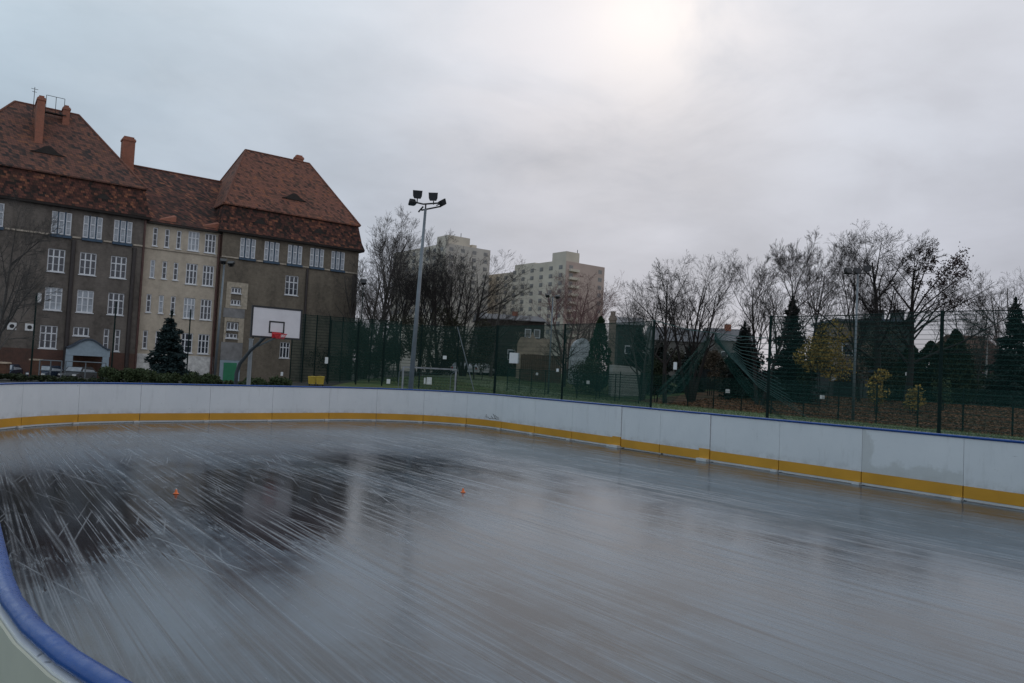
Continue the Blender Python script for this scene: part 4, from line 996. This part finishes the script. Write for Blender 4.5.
# birch trunk
p = at(986, 350, 63); g = gz(p.x, p.y); root = empty('birch_tree', (p.x, p.y, g), 0, 'slim white birch trunk in the gap left of the right spruce', 'tree')
mb = MB(); mb.tube([(0, 0, -.1), (.05, 0, 2), (.1, 0, 4.2), (.2, .1, 6)], [.11, .09, .07, .03], 8); mb.build('trunk', M['birch'], root)
o = mobj('crown', BT[5][1], root); o.scale = (.5, .5, .65); override(o, M['bark_pink'])
# dead leaf clusters hanging in the leaning tree on the right
def leaf_clusters():
    rng = random.Random(9); P = []
    spots = [(905, 262), (912, 257), (920, 250), (928, 252), (934, 247), (931, 258), (926, 262), (934, 262), (948, 262), (954, 265), (958, 258), (963, 255), (961, 266), (950, 274), (956, 275), (944, 272), (934, 268), (926, 268), (940, 281), (946, 284), (953, 283), (938, 286), (930, 284), (962, 275), (968, 274), (921, 286), (915, 280), (945, 296), (958, 300), (965, 302), (943, 308), (957, 309), (950, 303), (926, 296), (918, 268), (909, 270), (938, 274), (966, 268), (960, 262), (952, 269)]
    nr = np.random.default_rng(3)
    allP = []
    for px, py in spots:
        c = at(px + rng.uniform(-2, 2), py + rng.uniform(-1, 1), 56 + rng.uniform(-1.6, 1.6)); s = rng.uniform(.11, .25)
        allP.append(np.array(c) + nr.normal(size=(64, 3)) * [s, s, s * 1.2])
    P = np.concatenate(allP); tr_ = [o for o in sc.objects if o.get('label', '').startswith('bare tree leaning right')][0]
    base = np.array(tr_.location); P = P - base
    v, f = blades(P, nr.normal(size=P.shape) - [0, 0, .6], .13, .085, nr)
    o = mobj('leaf_clusters', fast_mesh('leaf_clusters', v, f, M['brownleaf']), tr_)
    # carrying limbs
    mb = MB()
    for ends in [((903, 330), (915, 300), (925, 270), (934, 248)), ((903, 330), (925, 295), (945, 272), (962, 256)), ((903, 335), (925, 305), (950, 285), (968, 274)), ((903, 340), (925, 318), (945, 303), (966, 301))]:
        mb.tube([tuple(at(a, b, 56) - tr_.location) for a, b in ends], [.09, .06, .04, .012], 5)
    mb.build('limb', M['bark_dark'], tr_)
leaf_clusters()

# loose leaves and grass tufts as stuff
def scatter(name, n, ulo, uhi, vlo, vhi, size, mat, kind, lift=.02, upright=False, seed=1):
    rng = np.random.default_rng(seed); u = rng.uniform(ulo, uhi, n); v = rng.uniform(vlo, vhi, n)
    x = .8 * u - .6 * v; y = .6 * u + .8 * v; keep = y > 5; x, y = x[keep], y[keep]
    z = np.array([gz(a, b) for a, b in zip(x, y)]) + lift
    P = np.c_[x, y, z]; D = rng.normal(size=P.shape) * [1, 1, .25] + ([0, 0, 1.5] if upright else 0)
    vv, f = blades(P, D, rng.uniform(.7, 1.4, len(P)) * size, rng.uniform(.4, .9, len(P)) * size * (.3 if upright else 1), rng)
    tag(mobj(name, fast_mesh(name, vv, f, M[mat])), kind=kind)
scatter('fallen_leaves', 22000, 46.4, 62, 2, 42, .13, 'litter', 'stuff', .05, seed=2)
scatter('grass', 12000, 39.6, 47, 2, 47, .11, 'grassblade', 'stuff', .04, True, seed=3)
scatter('grass_bank', 9000, 30, 52, 47.2, 64, .14, 'grassblade', 'stuff', .05, True, seed=4)

# ---------------------------------------------------------------- fences and nets
def tall_fence(name, label, pts, top, mat, postr=.055, group=None, mesh=True, z_mesh0=.1, skip=(), cable=True, cat='fence'):
    p0 = pts[0]; root = empty(name, (p0[0], p0[1], gz(*p0)), 0, label, cat, group)
    g0 = gz(*p0)
    for x, y in pts:
        mb = MB(); mb.tube([(x - p0[0], y - p0[1], gz(x, y) - g0 - .1), (x - p0[0], y - p0[1], top - g0)], postr, 8); pp = mb.build('post', M['post_green'], root)
    for i, (a, b) in enumerate(zip(pts[:-1], pts[1:])):
        if i in skip: continue
        ga, gb = gz(*a) - g0, gz(*b) - g0
        q = lambda s, z: (a[0] + (b[0] - a[0]) * s - p0[0], a[1] + (b[1] - a[1]) * s - p0[1], z)
        if mesh:
            mb = MB(); n = 6
            for k in range(n): s0, s1 = k / n, (k + 1) / n; mb.quad(q(s0, ga + (gb - ga) * s0 + z_mesh0), q(s1, ga + (gb - ga) * s1 + z_mesh0), q(s1, top - g0 - .05), q(s0, top - g0 - .05))
            mb.build('mesh_panel', mat, root)
        if cable:
            mb = MB(); mb.tube([q(0, top - g0 - .04), q(.5, top - g0 - .09), q(1, top - g0 - .04)], .022, 5); mb.build('top_cable', M['post_green'], root)
    return root
def XY(px, Y): return (X_at(px, Y), Y)
line = [(22.3, 24.3), XY(940, 30.5), XY(768.5, 37.2), XY(652, 43.6), XY(563, 51), XY(496, 57)]
tall_fence('ball_stop_fence', 'tall green rod mesh fence bays around the nearest thick post on the right', line[:3], 5.2, M['panel_mesh'], .075, 'tall fences of the ball court')
f2 = tall_fence('ball_stop_net', 'tall green net fence on posts between grass bank and rink', line[3:], 5.15, M['net'], .07, 'tall fences of the ball court')
# far end behind goal and left side
tall_fence('ball_stop_net', 'green net fence behind the white football goal', [XY(495.2, 57.3), XY(457, 60), XY(420, 61), XY(383, 61.5), XY(357, 61.5), XY(329, 61)], 5.1, M['panel_far'], .06, 'tall fences of the ball court')
tall_fence('mesh_fence', 'dense green mesh fence in front of the school corner', [XY(p_, 66 - (399 - p_) * .028) for p_ in (399, 384, 370, 356, 341, 328, 315, 303, 291)], 5.6, M['panel_far'], .055, 'tall fences of the ball court')
tall_fence('mesh_fence', 'open row of thin tall fence posts before the school', [XY(252, 64), XY(188, 60), XY(113, 55), XY(33, 50), XY(-60, 46)], 5.3, M['panel_mesh'], .055, 'tall fences of the ball court', mesh=False, cable=False)
# leaning brace pole
a = at(457.5, 327, 56); b = at(474, 391, 56)
mb = MB(); mb.tube([(0, 0, 0), tuple(b - a)], .035, 6); tag(mb.build('brace_pole', M['galv'], None, loc=a), 'thin pale slanting pole right of the football goal', 'pole')
# low fence beyond the grass strip
def low_fence():
    k0 = Vector((21.6, 48.6, 0)); d = Vector((-.6, .8, 0)); st = [k0 + d * (2.5 * k) for k in range(-9, 10)]
    g0 = gz(st[0].x, st[0].y); root = empty('low_fence', (st[0].x, st[0].y, g0), 0, 'low green mesh fence along the foot of the leafy bank', 'fence')
    for i, q in enumerate(st):
        l = q - st[0]; g = gz(q.x, q.y) - g0
        mb = MB(); mb.box(l.x - .035, l.x + .035, l.y - .035, l.y + .035, g - .05, g + 2.5); mb.build('post', M['post_green'], root)
        if i:
            pq = st[i - 1]; pl = pq - st[0]; gg = gz(pq.x, pq.y) - g0
            mb = MB(); mb.quad((pl.x, pl.y, gg + .05), (l.x, l.y, g + .05), (l.x, l.y, g + 2.4), (pl.x, pl.y, gg + 2.4)); mb.build('mesh_panel', M['panel_mesh'], root)
low_fence()
def grass_fence():
    st = [XY(px, Y) for px, Y in ((640, 58), (616, 60), (597, 62), (578, 64), (546, 66), (532, 66.5), (520, 67), (508, 67.5))]
    tall_fence('low_fence', 'short green fence crossing the grass bank', st, 1.9, M['panel_mesh'], .04, None)
grass_fence()
# net torn down and bunched: hangs from one peak between two posts
def draped_net():
    A = at(652, 405, 43.6); B = at(768, 402, 37.2); peak = at(713, 333, 40.5)
    root = empty('sagging_net', (peak.x, peak.y, -.4), 0, 'dark green ball net pulled to a peak and draped between two posts', 'net')
    P0 = Vector(root.location)
    rng = random.Random(8)
    def sheet(p_lo0, p_lo1, p_pk, w_pk, m, n, bulge, seed):
        rg = random.Random(seed); vs = []
        for i in range(n + 1):
            t = i / n
            for j in range(m + 1):
                s = j / m
                top = p_pk + Vector((0, 0, -w_pk * s)); low = p_lo0.lerp(p_lo1, s)
                q = top.lerp(low, t); sag = math.sin(math.pi * t) * (.35 + .9 * s)
                q = q + Vector((0, 0, -sag * bulge)) + Vector((.0, .22 * math.sin(j * 2.4 + t * 3 + seed) * t + .1 * math.sin(j * 5.1), 0))
                vs.append(tuple(q - P0))
        fs = [(i * (m + 1) + j, i * (m + 1) + j + 1, (i + 1) * (m + 1) + j + 1, (i + 1) * (m + 1) + j) for i in range(n) for j in range(m)]
        mb = MB(); mb.add(vs, fs); mb.build('net_fold', M['net_fold'], root)
    pk = peak
    sheet(at(655, 392, 43.5), at(667, 408, 43.1), pk + Vector((-.15, 0, 0)), .55, 10, 14, .45, 1)
    sheet(at(772, 408, 37.2), at(788, 421, 36.5), pk + Vector((.1, 0, 0)), .65, 12, 14, .6, 2)
    mb = MB()
    for k in range(15):
        t = k / 14; e = at(768 + 40 * (t ** 2), 338 + 80 * t, 37.1); s = pk + Vector((.1, 0, -.4 * t))
        mb.tube([tuple(s - P0), tuple(s.lerp(e, .5) + Vector((0, 0, -.25 - .25 * t)) - P0), tuple(e - P0)], .014, 4, cap=False)
    mb.build('net_cords', M['net_cord'], root)
    mb = MB(); c1 = at(652, 320, 43.6); c2 = at(768.5, 317, 37.2)
    mb.tube([tuple(c1 - P0), tuple(at(690, 330, 41.6) - P0), tuple(pk + Vector((0, 0, .02)) - P0), tuple(at(735, 336, 39) - P0), tuple(at(768.5, 338, 37.2) - P0)], .02, 5); mb.build('support_rope', M['net_cord'], root)
M['net_cord'] = plain('teal_net_cord', (.02, .075, .068), .6)
draped_net()

# ---------------------------------------------------------------- lamps
def mast(name, label, px, ytop, Y, r0, r1, heads, mat='galv', bar=None, ybot=None, lean=0.0):
    p = at(px, ytop, Y); g = gz(p.x, p.y); H = p.z - g
    root = empty(name, (p.x, p.y, g), 0, label, 'floodlight mast')
    mb = MB(); mb.tube([(-lean * H, 0, -.1), (-lean * H * .5, 0, H * .5), (0, 0, H)], [r0, (r0 + r1) / 2, r1], 12); mb.build('pole', M[mat], root, smooth=True)
    if bar:
        mb = MB()
        for a, b in bar: mb.tube([(a[0], a[1], H + a[2]), (b[0], b[1], H + b[2])], .035, 6)
        mb.build('crossbar', M['black'], root)
    for (x, y, z, s, pit, yaw) in heads:
        mb = MB(); prof = [(-.5, .5), (.5, .5), (.46, -.2), (.34, -.5), (-.34, -.5), (-.46, -.2)]
        mb.prism([(a * s, b * s * .85) for a, b in prof], lambda a, b: (a, -.02, b), lambda a, b: (a * .7, s * .55, b * .7))
        h = mb.build('floodlight', M['black'], root); h.location = (x, y, H + z); h.rotation_euler = (R(pit), 0, R(yaw))
        mb = MB(); mb.prism([(a * s * .88, b * s * .74) for a, b in prof], lambda a, b: (a, -.035, b), lambda a, b: (a, -.021, b)); mb.build('lamp_glass', M['lamp_glass'], h)
        mb = MB(); mb.tube([(0, s * .2, -.42 * s), (0, s * .2, -.8 * s)], .025, 5); mb.build('bracket', M['black'], h)
    return root
mast('floodlight_mast', 'thick grey tapered mast with four dark floodlights beside the football goal', 425.5, 209, 30.7, .115, .055,
     [(-.36, -.05, .58, .40, 12, 8), (.30, -.05, .52, .40, 8, -6), (.62, .25, .42, .36, -58, -70), (-.62, .3, .25, .34, 80, 20)],
     bar=[((-.68, 0, .30), (-.1, 0, .2)), ((-.1, 0, .2), (.55, 0, .28)), ((-.2, .2, -.02), (.62, .25, .2)), ((.0, 0, 0), (0, 0, .22)), ((-.3, .1, -.12), (-.1, 0, .1))], lean=.026)
mast('floodlight_mast', 'slim pale mast with three floodlights in a row on the far right', 858, 273, 49, .10, .05,
     [(-.62, 0, .13, .5, -25, 15), (-.02, 0, .16, .48, -15, 5), (.62, 0, .34, .5, -8, -6)], bar=[((-.75, 0, -.12), (.75, 0, .04))])
mast('floodlight_mast', 'slim pale mast in front of the apartment slab', 553, 297, 68, .09, .05,
     [(-.5, 0, .2, .45, -60, 10), (.4, 0, .12, .45, -60, -10)], bar=[((-.7, 0, 0), (.7, 0, -.03))])
mast('floodlight_mast', 'grey mast rising at the joint of school wings', 224.5, 263, 55, .10, .06,
     [(-.05, -.1, .2, .5, -55, 20), (.5, -.1, .05, .5, -55, 0)], bar=[((-.3, 0, 0), (.8, 0, 0))], lean=.02)
mast('street_lamp', 'small dark street lamp right of the school corner', 363.5, 284, 88, .07, .05, [(0, 0, .35, .8, -40, 10)], mat='post_green')

# ---------------------------------------------------------------- basketball stand, goal, signs, bins, cars
def basketball():
    c = at(277, 323, 26.0); g = gz(c.x, c.y)
    root = empty('basketball_stand', (c.x, c.y, g), PHI * 1.05, 'basketball stand with white framed backboard and red rim behind the left boards', 'basketball hoop')
    zc = c.z - g; w, h = 1.8, 1.08
    mb = MB(); mb.box(-w / 2, w / 2, 0, .03, zc - h / 2, zc + h / 2); bb = mb.build('backboard', M['backboard'], root)
    mb = MB(); t = .05
    mb.box(-w / 2 - .01, w / 2 + .01, -.012, .035, zc + h / 2 - t, zc + h / 2 + .012); mb.box(-w / 2 - .01, w / 2 + .01, -.012, .035, zc - h / 2 - .012, zc - h / 2 + t)
    mb.box(-w / 2 - .012, -w / 2 + t, -.010, .034, zc - h / 2 + t, zc + h / 2 - t); mb.box(w / 2 - t, w / 2 + .012, -.010, .034, zc - h / 2 + t, zc + h / 2 - t)
    mb.build('backboard_border', M['black'], bb)
    mb = MB(); x0, x1, z0, z1 = -.28, .28, zc - h / 2 + .17, zc - h / 2 + .60; t = .05
    mb.box(x0, x1, -.009, -.001, z1 - t, z1); mb.box(x0, x1, -.009, -.001, z0, z0 + t); mb.box(x0, x0 + t, -.008, -.001, z0 + t, z1 - t); mb.box(x1 - t, x1, -.008, -.001, z0 + t, z1 - t)
    mb.build('target_square', M['black'], bb)
    zr = zc - h / 2 + .15
    mb = MB(); mb.tube([(.225 * math.cos(a), -.36 + .225 * math.sin(a), zr) for a in np.linspace(0, 2 * math.pi, 25)], .014, 6, cap=False)
    mb.box(-.09, .09, -.14, -.012, zr - .10, zr + .02); mb.box(-.16, .16, -.02, -.0095, zr - .14, zr + .06)
    mb.build('rim', M['red'], root, smooth=False)
    mb = MB()
    for k in range(12):
        a0 = 2 * math.pi * k / 12; a1 = a0 + .26; a2 = a0 - .26
        for aa in (a1, a2): mb.tube([(.22 * math.cos(a0), -.36 + .22 * math.sin(a0), zr), (.17 * math.cos(aa), -.36 + .17 * math.sin(aa), zr - .1), (.12 * math.cos(a0), -.36 + .12 * math.sin(a0), zr - .17)], .004, 4, cap=False)
    mb.build('hoop_net', M['red'], root)
    mb = MB(); mb.tube([(-.85, 1.35, 0), (-.84, 1.35, zc - 1.85), (-.78, 1.25, zc - 1.5), (-.52, .95, zc - 1.0), (-.2, .3, zc - .45), (-.2, .04, zc - .3)], [.07, .07, .065, .06, .05, .05], 8)
    mb.build('post', M['galv_dark'], root, smooth=True)
    mb = MB(); mb.tube([(-.2, .04, zc + .35), (-.35, .7, zc - .75)], .025, 6); mb.tube([(.4, .04, zc - .3), (-.5, .9, zc - .95)], .025, 6); mb.build('stay', M['galv'], root)
    mb = MB(); mb.box(-1.25, -.45, 1.0, 1.8, 0, .12); mb.build('base_plate', M['galv'], root)
basketball()
# plain white post left of the hoop
a = at(254.5, 340, 27.5); g = gz(a.x, a.y)
mb = MB(); mb.box(-.06, .06, -.05, .05, 0, a.z - g); mb.box(-.075, .075, -.065, .065, a.z - g, a.z - g + .05); tag(mb.build('white_post', M['concrete_pale'], None, loc=(a.x - .12, a.y, g)), 'plain pale post just left of the backboard', 'post')
def goal():
    a = at(403.5, 366.5, 42); b = at(456, 370, 43.2); g = -.4; h = (a.z + b.z) / 2 - g; d = b - a; w = math.hypot(d.x, d.y)
    root = empty('football_goal', (a.x, a.y, g), math.atan2(d.y, d.x), 'white framed football goal by the thick lamp mast', 'goal')
    for x in (0, w): mb = MB(); mb.box(x - .04, x + .04, -.04, .04, 0, h - .041); mb.build('goal_post', M['concrete_pale'], root)
    mb = MB(); mb.box(-.04, w + .04, -.04, .04, h - .04, h + .04); mb.build('crossbar', M['concrete_pale'], root)
    mb = MB()
    for x in (0, w): mb.tube([(x, .04, h - .1), (x, .9, h - .3), (x, 1.0, .02)], .02, 5); mb.tube([(x, .04, .03), (x, 1.0, .03)], .02, 5)
    mb.tube([(0, 1.0, .03), (w, 1.0, .03)], .02, 5); mb.build('back_frame', M['galv'], root)
    mb = MB()
    for k in range(19): x = w * k / 18; mb.tube([(x, .05, h - .05), (x, .9, h - .3), (x, 1.0, .04)], .004, 3, cap=False)
    for k in range(12): q = .05 + (h - .35) * k / 11; mb.tube([(0, 1.0, q), (w, 1.0, q)], .004, 3, cap=False)
    mb.build('goal_net', M['net_cord'], root)
goal()
SIGNS = [(388.5, 381.5, 61.2, .30, .36, 'small white plate low on the fence left of the goal'), (424.8, 381, 60.7, .14, .5, 'narrow white strip plate beside the larger goal sign'), (429.2, 381, 60.6, .42, .56, 'white notice hanging on the fence inside the goal frame'),
         (444.8, 357.6, 60.2, .3, .26, 'small white plate above the goal crossbar'), (514.3, 358.2, 55.0, .74, .76, 'large white square notice below the low house'), (537, 374, 65.8, .2, .2, 'tiny pale plate at the grass left of the post'),
         (557.5, 370.3, 51.2, .17, .2, 'tiny white plate just left of the dark net post'), (588, 382.4, 62.5, .26, .26, 'small white plate under the clipped bush'), (675, 366, 42, .2, .4, 'upright white plate left of the draped net'),
         (727.5, 391.2, 55.8, .32, .26, 'small white plate at the black board fence'), (822, 397.2, 49.6, .32, .24, 'small white plate below the yellow shrub'), (833.6, 377.4, 66, .5, .55, 'white square plate on the grey garage'),
         (326.6, 360.5, 60.8, .26, .5, 'white upright plate on the fence above the yellow bins'), (282, 374, 63, .2, .3, 'tiny white plate left of the yellow bins'), (906.8, 374, 59, .3, .25, 'small white plate in the dark hedge')]
for (px, py, Y, w, h, lb) in SIGNS:
    p = at(px, py, Y); mb = MB(); mb.box(-w / 2, w / 2, -.05, -.035, -h / 2, h / 2); mb.box(-w / 2 + .02, w / 2 - .02, -.034, -.02, h / 2 - .04, h / 2 + .02)
    tag(mb.build('sign_plate', M['sign'], None, loc=p), lb, 'sign', 'white plates on the fences')
def bin_(px, lb, k):
    p = at(px, 376, 58); g = gz(p.x, p.y); h = p.z - g
    root = empty('recycling_bin', (p.x, p.y, g), .2, lb, 'bin', 'yellow recycling bins')
    mb = MB(); w = .62
    mb.add([(-w * .42, -w * .42, .12), (w * .42, -w * .42, .12), (w * .42, w * .42, .12), (-w * .42, w * .42, .12), (-w / 2, -w / 2, h * .88), (w / 2, -w / 2, h * .88), (w / 2, w / 2, h * .88), (-w / 2, w / 2, h * .88)], [(0, 3, 2, 1), (4, 5, 6, 7), (0, 1, 5, 4), (1, 2, 6, 5), (2, 3, 7, 6), (3, 0, 4, 7)]); mb.build('bin_body', M['yellow_bin'], root)
    mb = MB(); mb.prism([(-w * .54, h * .885), (w * .54, h * .885), (w * .5, h * .95), (0, h), (-w * .5, h * .95)], lambda a, b: (a, -w * .54, b), lambda a, b: (a, w * .54, b)); mb.build('lid', M['yellow_bin'], root)
    for x in (-w * .32, w * .32): mb = MB(); mb.tube([(x - .03, w * .3, .1), (x + .03, w * .3, .1)], .1, 10); mb.build('wheel', M['rubber'], root)
bin_(312.5, 'left yellow bin below the mesh fence', 0); bin_(320.5, 'right yellow bin below the mesh fence', 1)
def car(px, Y, zoff, rz, paint, lb):
    X = X_at(px, Y); g = gz(X, Y) + zoff
    root = empty('parked_car', (X, Y, g), rz, lb, 'car', 'parked cars')
    W = .86; prof = [(-2.1, .35), (2.1, .35), (2.15, .62), (2.0, .82), (1.15, .95), (.55, 1.42), (-1.2, 1.46), (-1.85, 1.0), (-2.1, .92)]
    mb = MB(); mb.prism(prof, lambda a, b: (a, -W * (1 if b < 1.1 else .82), b), lambda a, b: (a, W * (1 if b < 1.1 else .82), b)); body = mb.build('body', paint, root)
    mb = MB()
    for s in (-1, 1): mb.add([(1.0, s * W * 1.003, .98), (.5, s * (W * .84), 1.36), (-1.15, s * (W * .84), 1.38), (-1.6, s * W * 1.003, 1.0)], [(0, 1, 2, 3) if s > 0 else (3, 2, 1, 0)])
    mb.add([(1.13, -W * .84, 1.0), (1.13, W * .84, 1.0), (.6, W * .72, 1.4), (.6, -W * .72, 1.4)], [(0, 1, 2, 3)]); mb.add([(-1.86, -W * .8, 1.03), (-1.86, W * .8, 1.03), (-1.26, W * .7, 1.43), (-1.26, -W * .7, 1.43)], [(3, 2, 1, 0)])
    mb.build('windows', M['glass_pale'], root)  # windscreen reflection put into the pale glass colour
    for x in (-1.35, 1.35):
        for s in (-1, 1):
            mb = MB(); mb.tube([(x, s * (W - .18), .32), (x, s * (W + .02), .32)], .32, 16); wh = mb.build('wheel', M['rubber'], root)
            mb = MB(); mb.tube([(x, s * (W + .021), .32), (x, s * (W + .03), .32)], .19, 12); mb.build('rim', M['galv'], wh)
    for s in (-1, 1):
        mb = MB(); mb.box(2.06, 2.17, s * W * .72 - .16, s * W * .72 + .16, .62, .76); mb.build('headlight', M['sign'], root)
        mb = MB(); mb.box(-2.13, -2.06, s * W * .78 - .12, s * W * .78 + .12, .7, .9); mb.build('tail_light', M['red'], root)
car(48, 70, .1, R(-80), M['car_dark'], 'dark blue car parked left of the school porch')
car(80, 72, .1, R(-84), M['car_red'], 'dark grey car parked before the blue grey porch')
car(8, 68, .1, R(-70), M['car_dark'], 'dark car at the left edge before the school plinth')
car(463, 92, .0, R(75), M['car_white'], 'white car left of the slanting pole')
car(481, 90, .0, R(60), M['car_white'], 'white car right of the slanting pole')
# white tube frames in the school yard
for k, (x0, x1, yt, Y, lb) in enumerate([(40, 62, 360, 60, 'left pale tube frame in the school yard'), (66, 106, 361, 61, 'right wider pale tube frame in front of the porch')]):
    a = at(x0, yt, Y); b = at(x1, yt + 1, Y); g = gz(a.x, a.y); L = b - a
    root = empty('tube_frame', (a.x, a.y, g), 0, lb, 'frame', 'pale tube frames'); h = a.z - g
    for s in (0, .5, 1): mb = MB(); mb.tube([(L.x * s, L.y * s, 0), (L.x * s, L.y * s, h)], .045, 6); mb.build('upright', M['galv'], root)
    mb = MB(); mb.tube([(0, 0, h), (L.x, L.y, h)], .045, 6); mb.tube([(0, 0, h * .55), (L.x, L.y, h * .55)], .03, 6); mb.build('rail', M['galv'], root)
for k, (px, Y, w, yt, lb) in enumerate([(36, 62, .7, 359, 'brown timber post box left of the pale tube frames'), (2, 60, .9, 362, 'brown timber box at the left edge')]):
    a = at(px, yt, Y); g = gz(a.x, a.y); h = a.z - g
    root = empty('timber_box', (a.x, a.y, g), .3, lb, 'box', 'timber boxes in the school yard')
    mb = MB(); mb.box(-w / 2, w / 2, -w / 2, w / 2, 0, h - .12); mb.build('box_body', M['brown_wood'], root)
    mb = MB(); mb.box(-w * .58, w * .58, -w * .58, w * .58, h - .118, h); mb.build('box_lid', M['ruin'], root)

# ---------------------------------------------------------------- sky, sun, camera, view
SUNPX = at(655, 18, 100.0) - CAM; SUNDIR = SUNPX.normalized()
elev = math.asin(SUNDIR.z); azim = math.atan2(SUNDIR.x, SUNDIR.y)
w = bpy.data.worlds.new('World'); sc.world = w; w.use_nodes = True; nt = w.node_tree; nt.nodes.clear()
def sky():
    t = NT.__new__(NT); t.t = nt; t.n = nt.nodes; t.l = nt.links
    out = t.new('ShaderNodeOutputWorld'); bg = t.new('ShaderNodeBackground'); bg.inputs['Strength'].default_value = .131
    st = t.new('ShaderNodeTexSky', sky_type='NISHITA'); st.sun_disc = False; st.sun_elevation = elev; st.sun_rotation = azim; st.air_density = 1.2; st.dust_density = 1
    tc = t.new('ShaderNodeTexCoord'); d = tc.outputs['Generated']; o = t.sep(d)
    z = t.math('MAXIMUM', o[2], 0.0)
    inv = t.math('DIVIDE', 1.0, t.math('ADD', z, .22))
    cv = t.comb(t.math('MULTIPLY', o[0], inv), t.math('MULTIPLY', o[1], inv), t.math('MULTIPLY', z, 1.5))
    n1 = t.noise(cv, 1.1, 5, .5, .2); n2 = t.noise(cv, 3.0, 5, .55, .2)
    grad = t.ramp(z, [(0.0, (.360, .362, .412)), (.10, (.360, .370, .425)), (.26, (.405, .417, .465)), (.42, (.49, .50, .54)), (.6, (.51, .535, .58)), (1.0, (.47, .51, .58))])
    # cooler, bluer towards the left, pinkish low in the middle
    left = t.ramp(t.math('MULTIPLY', o[0], -1.0), [(.0, 0.0), (.6, 1.0)])
    c = t.mix(left, grad, t.mix(1.0, grad, (.83, .985, 1.035), 'MULTIPLY'))
    dot = t.new('ShaderNodeVectorMath', operation='DOT_PRODUCT'); t.l.new(d, dot.inputs[0]); dot.inputs[1].default_value = tuple(SUNDIR)
    dp = t.math('MAXIMUM', dot.outputs['Value'], 0.0)
    mod = t.ramp(n1, [(.34, .86), (.5, .98), (.66, 1.10)]); mod2 = t.ramp(n2, [(.3, .94), (.7, 1.06)])
    c = t.mix(1.0, c, mod, 'MULTIPLY'); c = t.mix(1.0, c, mod2, 'MULTIPLY')
    n3 = t.noise(cv, 2.1, 5, .6, .5)
    def lobe(px, py, p, amt, col, lo, hi, cc):
        q = t.new('ShaderNodeVectorMath', operation='DOT_PRODUCT'); t.l.new(d, q.inputs[0]); q.inputs[1].default_value = tuple((at(px, py, 100.0) - CAM).normalized())
        g = t.math('POWER', t.math('MAXIMUM', q.outputs['Value'], 0.0), p)
        return t.mix(t.math('MULTIPLY', t.math('MULTIPLY', g, amt), t.ramp(n3, [(lo, .15), (hi, 1.0)])), cc, col)
    c = lobe(600, 0, 18.0, .16, (.58, .58, .62), .25, .60, c)
    c = lobe(560, 25, 60.0, .32, (.76, .71, .71), .38, .60, c)
    c = lobe(710, -5, 70.0, .32, (.76, .71, .71), .36, .58, c)
    c = lobe(655, 8, 300.0, .40, (.95, .86, .78), .33, .55, c)
    c = lobe(880, 110, 120.0, .30, (.56, .60, .67), .42, .60, c)
    c = lobe(150, -20, 60.0, .25, (.58, .62, .66), .42, .60, c)
    pk = t.math('MULTIPLY', t.ramp(z, [(.0, 1.0), (.16, 0.0)]), t.ramp(o[0], [(.0, 1.0), (.35, 0.0)]))
    c = t.mix(t.math('MULTIPLY', pk, .12), c, (.45, .39, .44))
    c = t.mix(1.0, c, (10, 10, 10), 'MULTIPLY')
    c = t.mix(.03, c, st.outputs['Color'])
    t.l.new(c, bg.inputs['Color']); t.l.new(bg.outputs[0], out.inputs[0])
sky()
ld = bpy.data.lights.new('Sun', 'SUN'); ld.energy = .5; ld.angle = R(120); ld.color = (1, .98, .96)
sun = bpy.data.objects.new('Sun', ld); COL.objects.link(sun); sun.rotation_euler = (-SUNDIR).to_track_quat('-Z', 'Y').to_euler()
cd = bpy.data.cameras.new('Camera'); cam = bpy.data.objects.new('Camera', cd); COL.objects.link(cam)
cd.sensor_fit = 'HORIZONTAL'; cd.sensor_width = 36; cd.lens = F / 1024 * 36; cd.clip_end = 5000; cd.clip_start = .05
mat = Matrix((RT, UP, -FW)).transposed().to_4x4(); mat.translation = CAM; cam.matrix_world = mat
sc.camera = cam
sc.view_settings.view_transform = 'Standard'; sc.view_settings.look = 'None'; sc.view_settings.exposure = 0; sc.view_settings.gamma = 1
sc.cycles.use_denoising = True
sc.cycles.transparent_max_bounces = 24; sc.cycles.max_bounces = 5; sc.cycles.diffuse_bounces = 2; sc.cycles.caustics_reflective = False; sc.cycles.caustics_refractive = False
